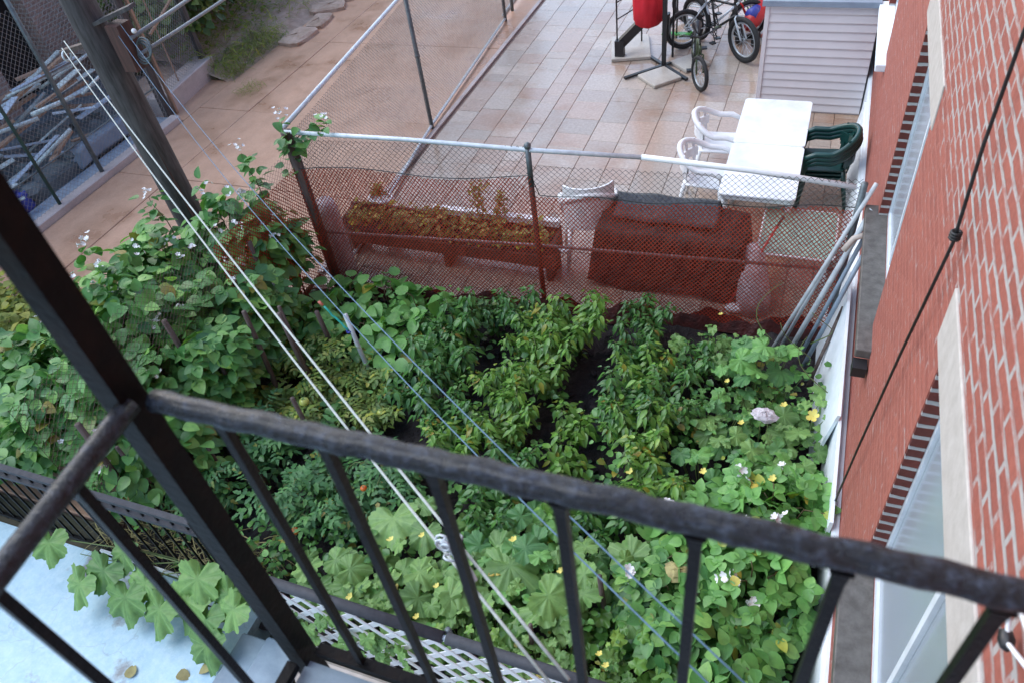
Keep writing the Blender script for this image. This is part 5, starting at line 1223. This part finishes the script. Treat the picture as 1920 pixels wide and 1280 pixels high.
weeds('edging_tuft', 'small green tuft on the alley at the end of the broken edging', 260, (-8.95, -8.55), (9.3, 9.75), (.01, .10), (.04, .1), 'L_weed', T_GRASS, up=.8)
weeds('yard_weeds', 'yellow green weeds at the left edge beyond the brambles', 4200, (-9.3, -6.3), (2.0, 4.25), (.05, .5), (.07, .14), 'L_weed')
for k, (x, y, h_, lab) in enumerate([(-11.2, 12.2, 2.6, 'dark leafy shrub behind the wire gate'), (-11.6, 14.4, 3.0, 'dark leafy shrub at the top edge above the raised bed'), (-10.9, 17.0, 3.0, 'dark shrub at the top edge beside the far alley'), (-10.8, 10.6, 1.9, 'small dark shrub directly beyond the gate post'), (-9.6, 19.5, 1.6, 'yellow green shrub at the top of the alley')]):
    bush('shrub', lab, 'shrub', 800+k, (x, y, h_*.5), (1.0, 1.1, h_*.5), 1500, T_OVS, 'L_tree' if k < 4 else 'L_weed', (.10, .2), 'shrubs beyond the raised bed', stems=12)

def undergrowth(name, label, n, mat, tpl, size, seed, hz):
    r = random.Random(seed); P = []
    cl_ = [(r.uniform(-4.4, .4), r.uniform(1.8, 5.15), r.uniform(.10, .30)) for _ in range(150)]
    while len(P) < n:
        c = cl_[r.randrange(len(cl_))]; x, y = c[0]+r.gauss(0, c[2]*.5), c[1]+r.gauss(0, c[2]*.5)
        if (-1.68 < x < -1.26 and 3.0 < y < 5.1) or (-3.25 < x < -2.75 and 3.0 < y < 3.95) or (-2.5 < x < -2.3 and 3.8 < y < 5) or (y > 5.0 and x > -2.6) or y > 5.2 or x > .45 or y < 1.7: continue
        P.append((x, y, .02+hz*r.random()**1.4))
    k = len(P); o = cloud(name, tpl, P, outdirs(k, (-.5, .3)), upn(k, .5), rnd(size[0], size[1], k), mat); tag(o, label, 'undergrowth', kind='stuff')
undergrowth('leafy_undergrowth', 'low leafy weeds knitting the garden rows together', 3400, 'L_pepper2', T_OVS, (.03, .085), 41, .42)
undergrowth('pale_undergrowth', 'paler low weeds scattered between the garden plants', 2200, 'L_bean', T_OVA, (.03, .075), 42, .38)

# ------------------------------------------------------------------ stakes and small garden things
stk = [(-4.20, 3.50, 1.27, .024, 'tall dark wooden stake closest to the bramble leaves, left of the clotheslines'), (-3.88, 3.66, 1.20, .024, 'long dark wooden stake crossing behind the clotheslines'), (-4.02, 3.80, 1.12, .020, 'dark wooden stake between the two tallest ones'),
       (-3.93, 4.15, .78, .026, 'short thick stake beside the blue clothesline'), (-4.75, 3.87, .95, .024, 'thick stake half swallowed by the bramble leaves'), (-4.35, 3.19, .92, .020, 'thin dark stake in front of the bramble leaves'), (-3.59, 3.17, .76, .022, 'short stake just above the handrail'),
       (-4.18, 2.56, .66, .020, 'dark stake below the handrail just right of the corner post'), (-3.82, 2.68, .74, .02, 'dark stake showing between the corner post and first balusters'), (-4.51, 2.2, 1.0, .018, 'long thin brown stake left of the corner post'),
       (-.78, 2.35, .72, .02, 'dark stake with pale top among the broad squash leaves'), (-1.2, 1.92, .6, .018, 'reddish brown stake in the cucumber leaves near the bottom')]
for x, y, h_, r_, lab in stk:
    a = random.Random(int(x*1000)).uniform(-.03, .03)
    tag(MB().tube([(x, y, -.1), (x+a, y+a, h_*.6), (x+a*1.6, y+a, h_)], [r_*1.1, r_, r_*.85], 7).build('garden_stake', 'stake', None, True), lab, 'stake', 'wooden stakes in the garden')
tag(MB().tube([(-3.46, 3.98, -.1), (-3.55, 4.02, .5), (-3.60, 4.05, .88)], .021, 10).build('plastic_stake', 'pvc', None, True), 'grey plastic pipe stake with a teal cord tied to it', 'stake')
cd = thing('teal_cord', 'twisted teal and navy cord tied to the grey plastic stake', 'cord', (0, 0, 0))
MB().tube([(-3.80+.035*i+.008*math.sin(i*2), 4.05-.006*i, .93-.035*i+.01*math.cos(i*2.1)) for i in range(7)], .010, 6).build('cord', 'tealp', cd, True)
MB().tube([(-3.60+.025*math.cos(a*2)-.0, 4.04+.03*math.sin(a*2), .70+.01*math.sin(a*5)) for a in [i*.35 for i in range(16)]], .010, 6).build('knot', 'bluep', cd, True)
MB().tube([(-3.84, 4.05, .99), (-3.81, 4.05, .95)], .014, 7).build('clip', 'pinkp', cd, True)
tn = thing('line_tensioner', 'shiny metal line tensioner on the white clothesline over the squash leaves', 'tensioner', (-.815, 1.01, 3.20)); tn.scale = (1.9, 1.9, 1.9)
r = random.Random(3); q = MB()
for k in range(9):
    c = (r.uniform(-.012, .012), r.uniform(-.012, .012), r.uniform(-.02, .02)); ph = r.uniform(0, 3)
    q.tube([(c[0]+.012*math.cos(a), c[1]+.012*math.sin(a)*math.cos(ph), c[2]+.012*math.sin(a)*math.sin(ph)+.004) for a in [2*math.pi*i/10 for i in range(10)]], .0022, 5, True)
q.build('spring_coils', 'galv', tn, True)
MB().tube([(.0, .0, 0), (.03, -.02, -.012), (.055, -.035, -.02)], [.006, .009, .004], 7).build('body', 'galv', tn, True)
o = MB(); 
for k in range(10):
    pass
def crumple(name, c, s_, mt, lab, cat, seed):
    r = random.Random(seed); b = MB().disc_ball((0, 0, 0), 1, 14, 9); b.v = [tuple(v[i]*s_[i]*(1+r.uniform(-.28, .28)) for i in range(3)) for v in b.v]; o = b.build(name, mt, None, False, c); tag(o, lab, cat)
crumple('plastic_bag', (.01, 4.08, .54), (.09, .06, .04), 'bag', 'crumpled pale plastic bag lying on the squash leaves', 'bag', 4)
crumple('wilted_leaf', (-.36, 2.62, .50), (.10, .07, .03), 'straw', 'brown wilted squash leaf below the handrail near the wall', 'leaf', 6)
t = thing('squash_flower', 'large yellow squash flower beside the white board', 'flower', (.36, 4.18, .52))
cloud('petals', T_FLO, [(0, 0, 0)], [(1, 0, .2)], [(0, -.5, 1)], [.05], 'petaly', t); MB().tube([(0, 0, -.3), (0, 0, 0)], .005, 5).build('stem', 'stem', t)
# curling tendrils above the right-hand leaves
for k, (x, y) in enumerate([(.28, 4.95), (.15, 4.75), (.32, 4.55), (-.05, 5.1)]):
    pts = [(x+.14*math.sin(i*.35+k), y+.09*math.cos(i*.3+k), .45+.05*i) for i in range(11)]
    tag(MB().tube(pts, [.006-.0004*i for i in range(11)], 5).build('tendril', 'stem', None, True), ['curling squash tendril nearest the white board', 'curling squash tendril left of the one at the board', 'low curling tendril above the yellow flower', 'tall tendril next to the leaning pipes'][k], 'tendril', 'squash tendrils by the pipes')
# fallen leaves on the blue floor and patio
for k, (x, y, z, lab) in enumerate([(-3.62, 1.12, .012, 'dry brown leaf on the blue floor beside the steps'), (-3.95, .98, .012, 'small dry leaf on the blue floor'), (-3.4, 1.25, .02, 'curled dry leaf at the edge of the steps'), (-4.35, 1.62, .02, 'brown wilted leaf under the squash vine')]):
    tag(cloud('fallen_leaf', T_OVA, [(x, y, z)], [(math.cos(k*2), math.sin(k*2), 0)], [(0, .1, 1)], [.11], 'straw'), lab, 'leaf', 'fallen leaves on the blue floor')
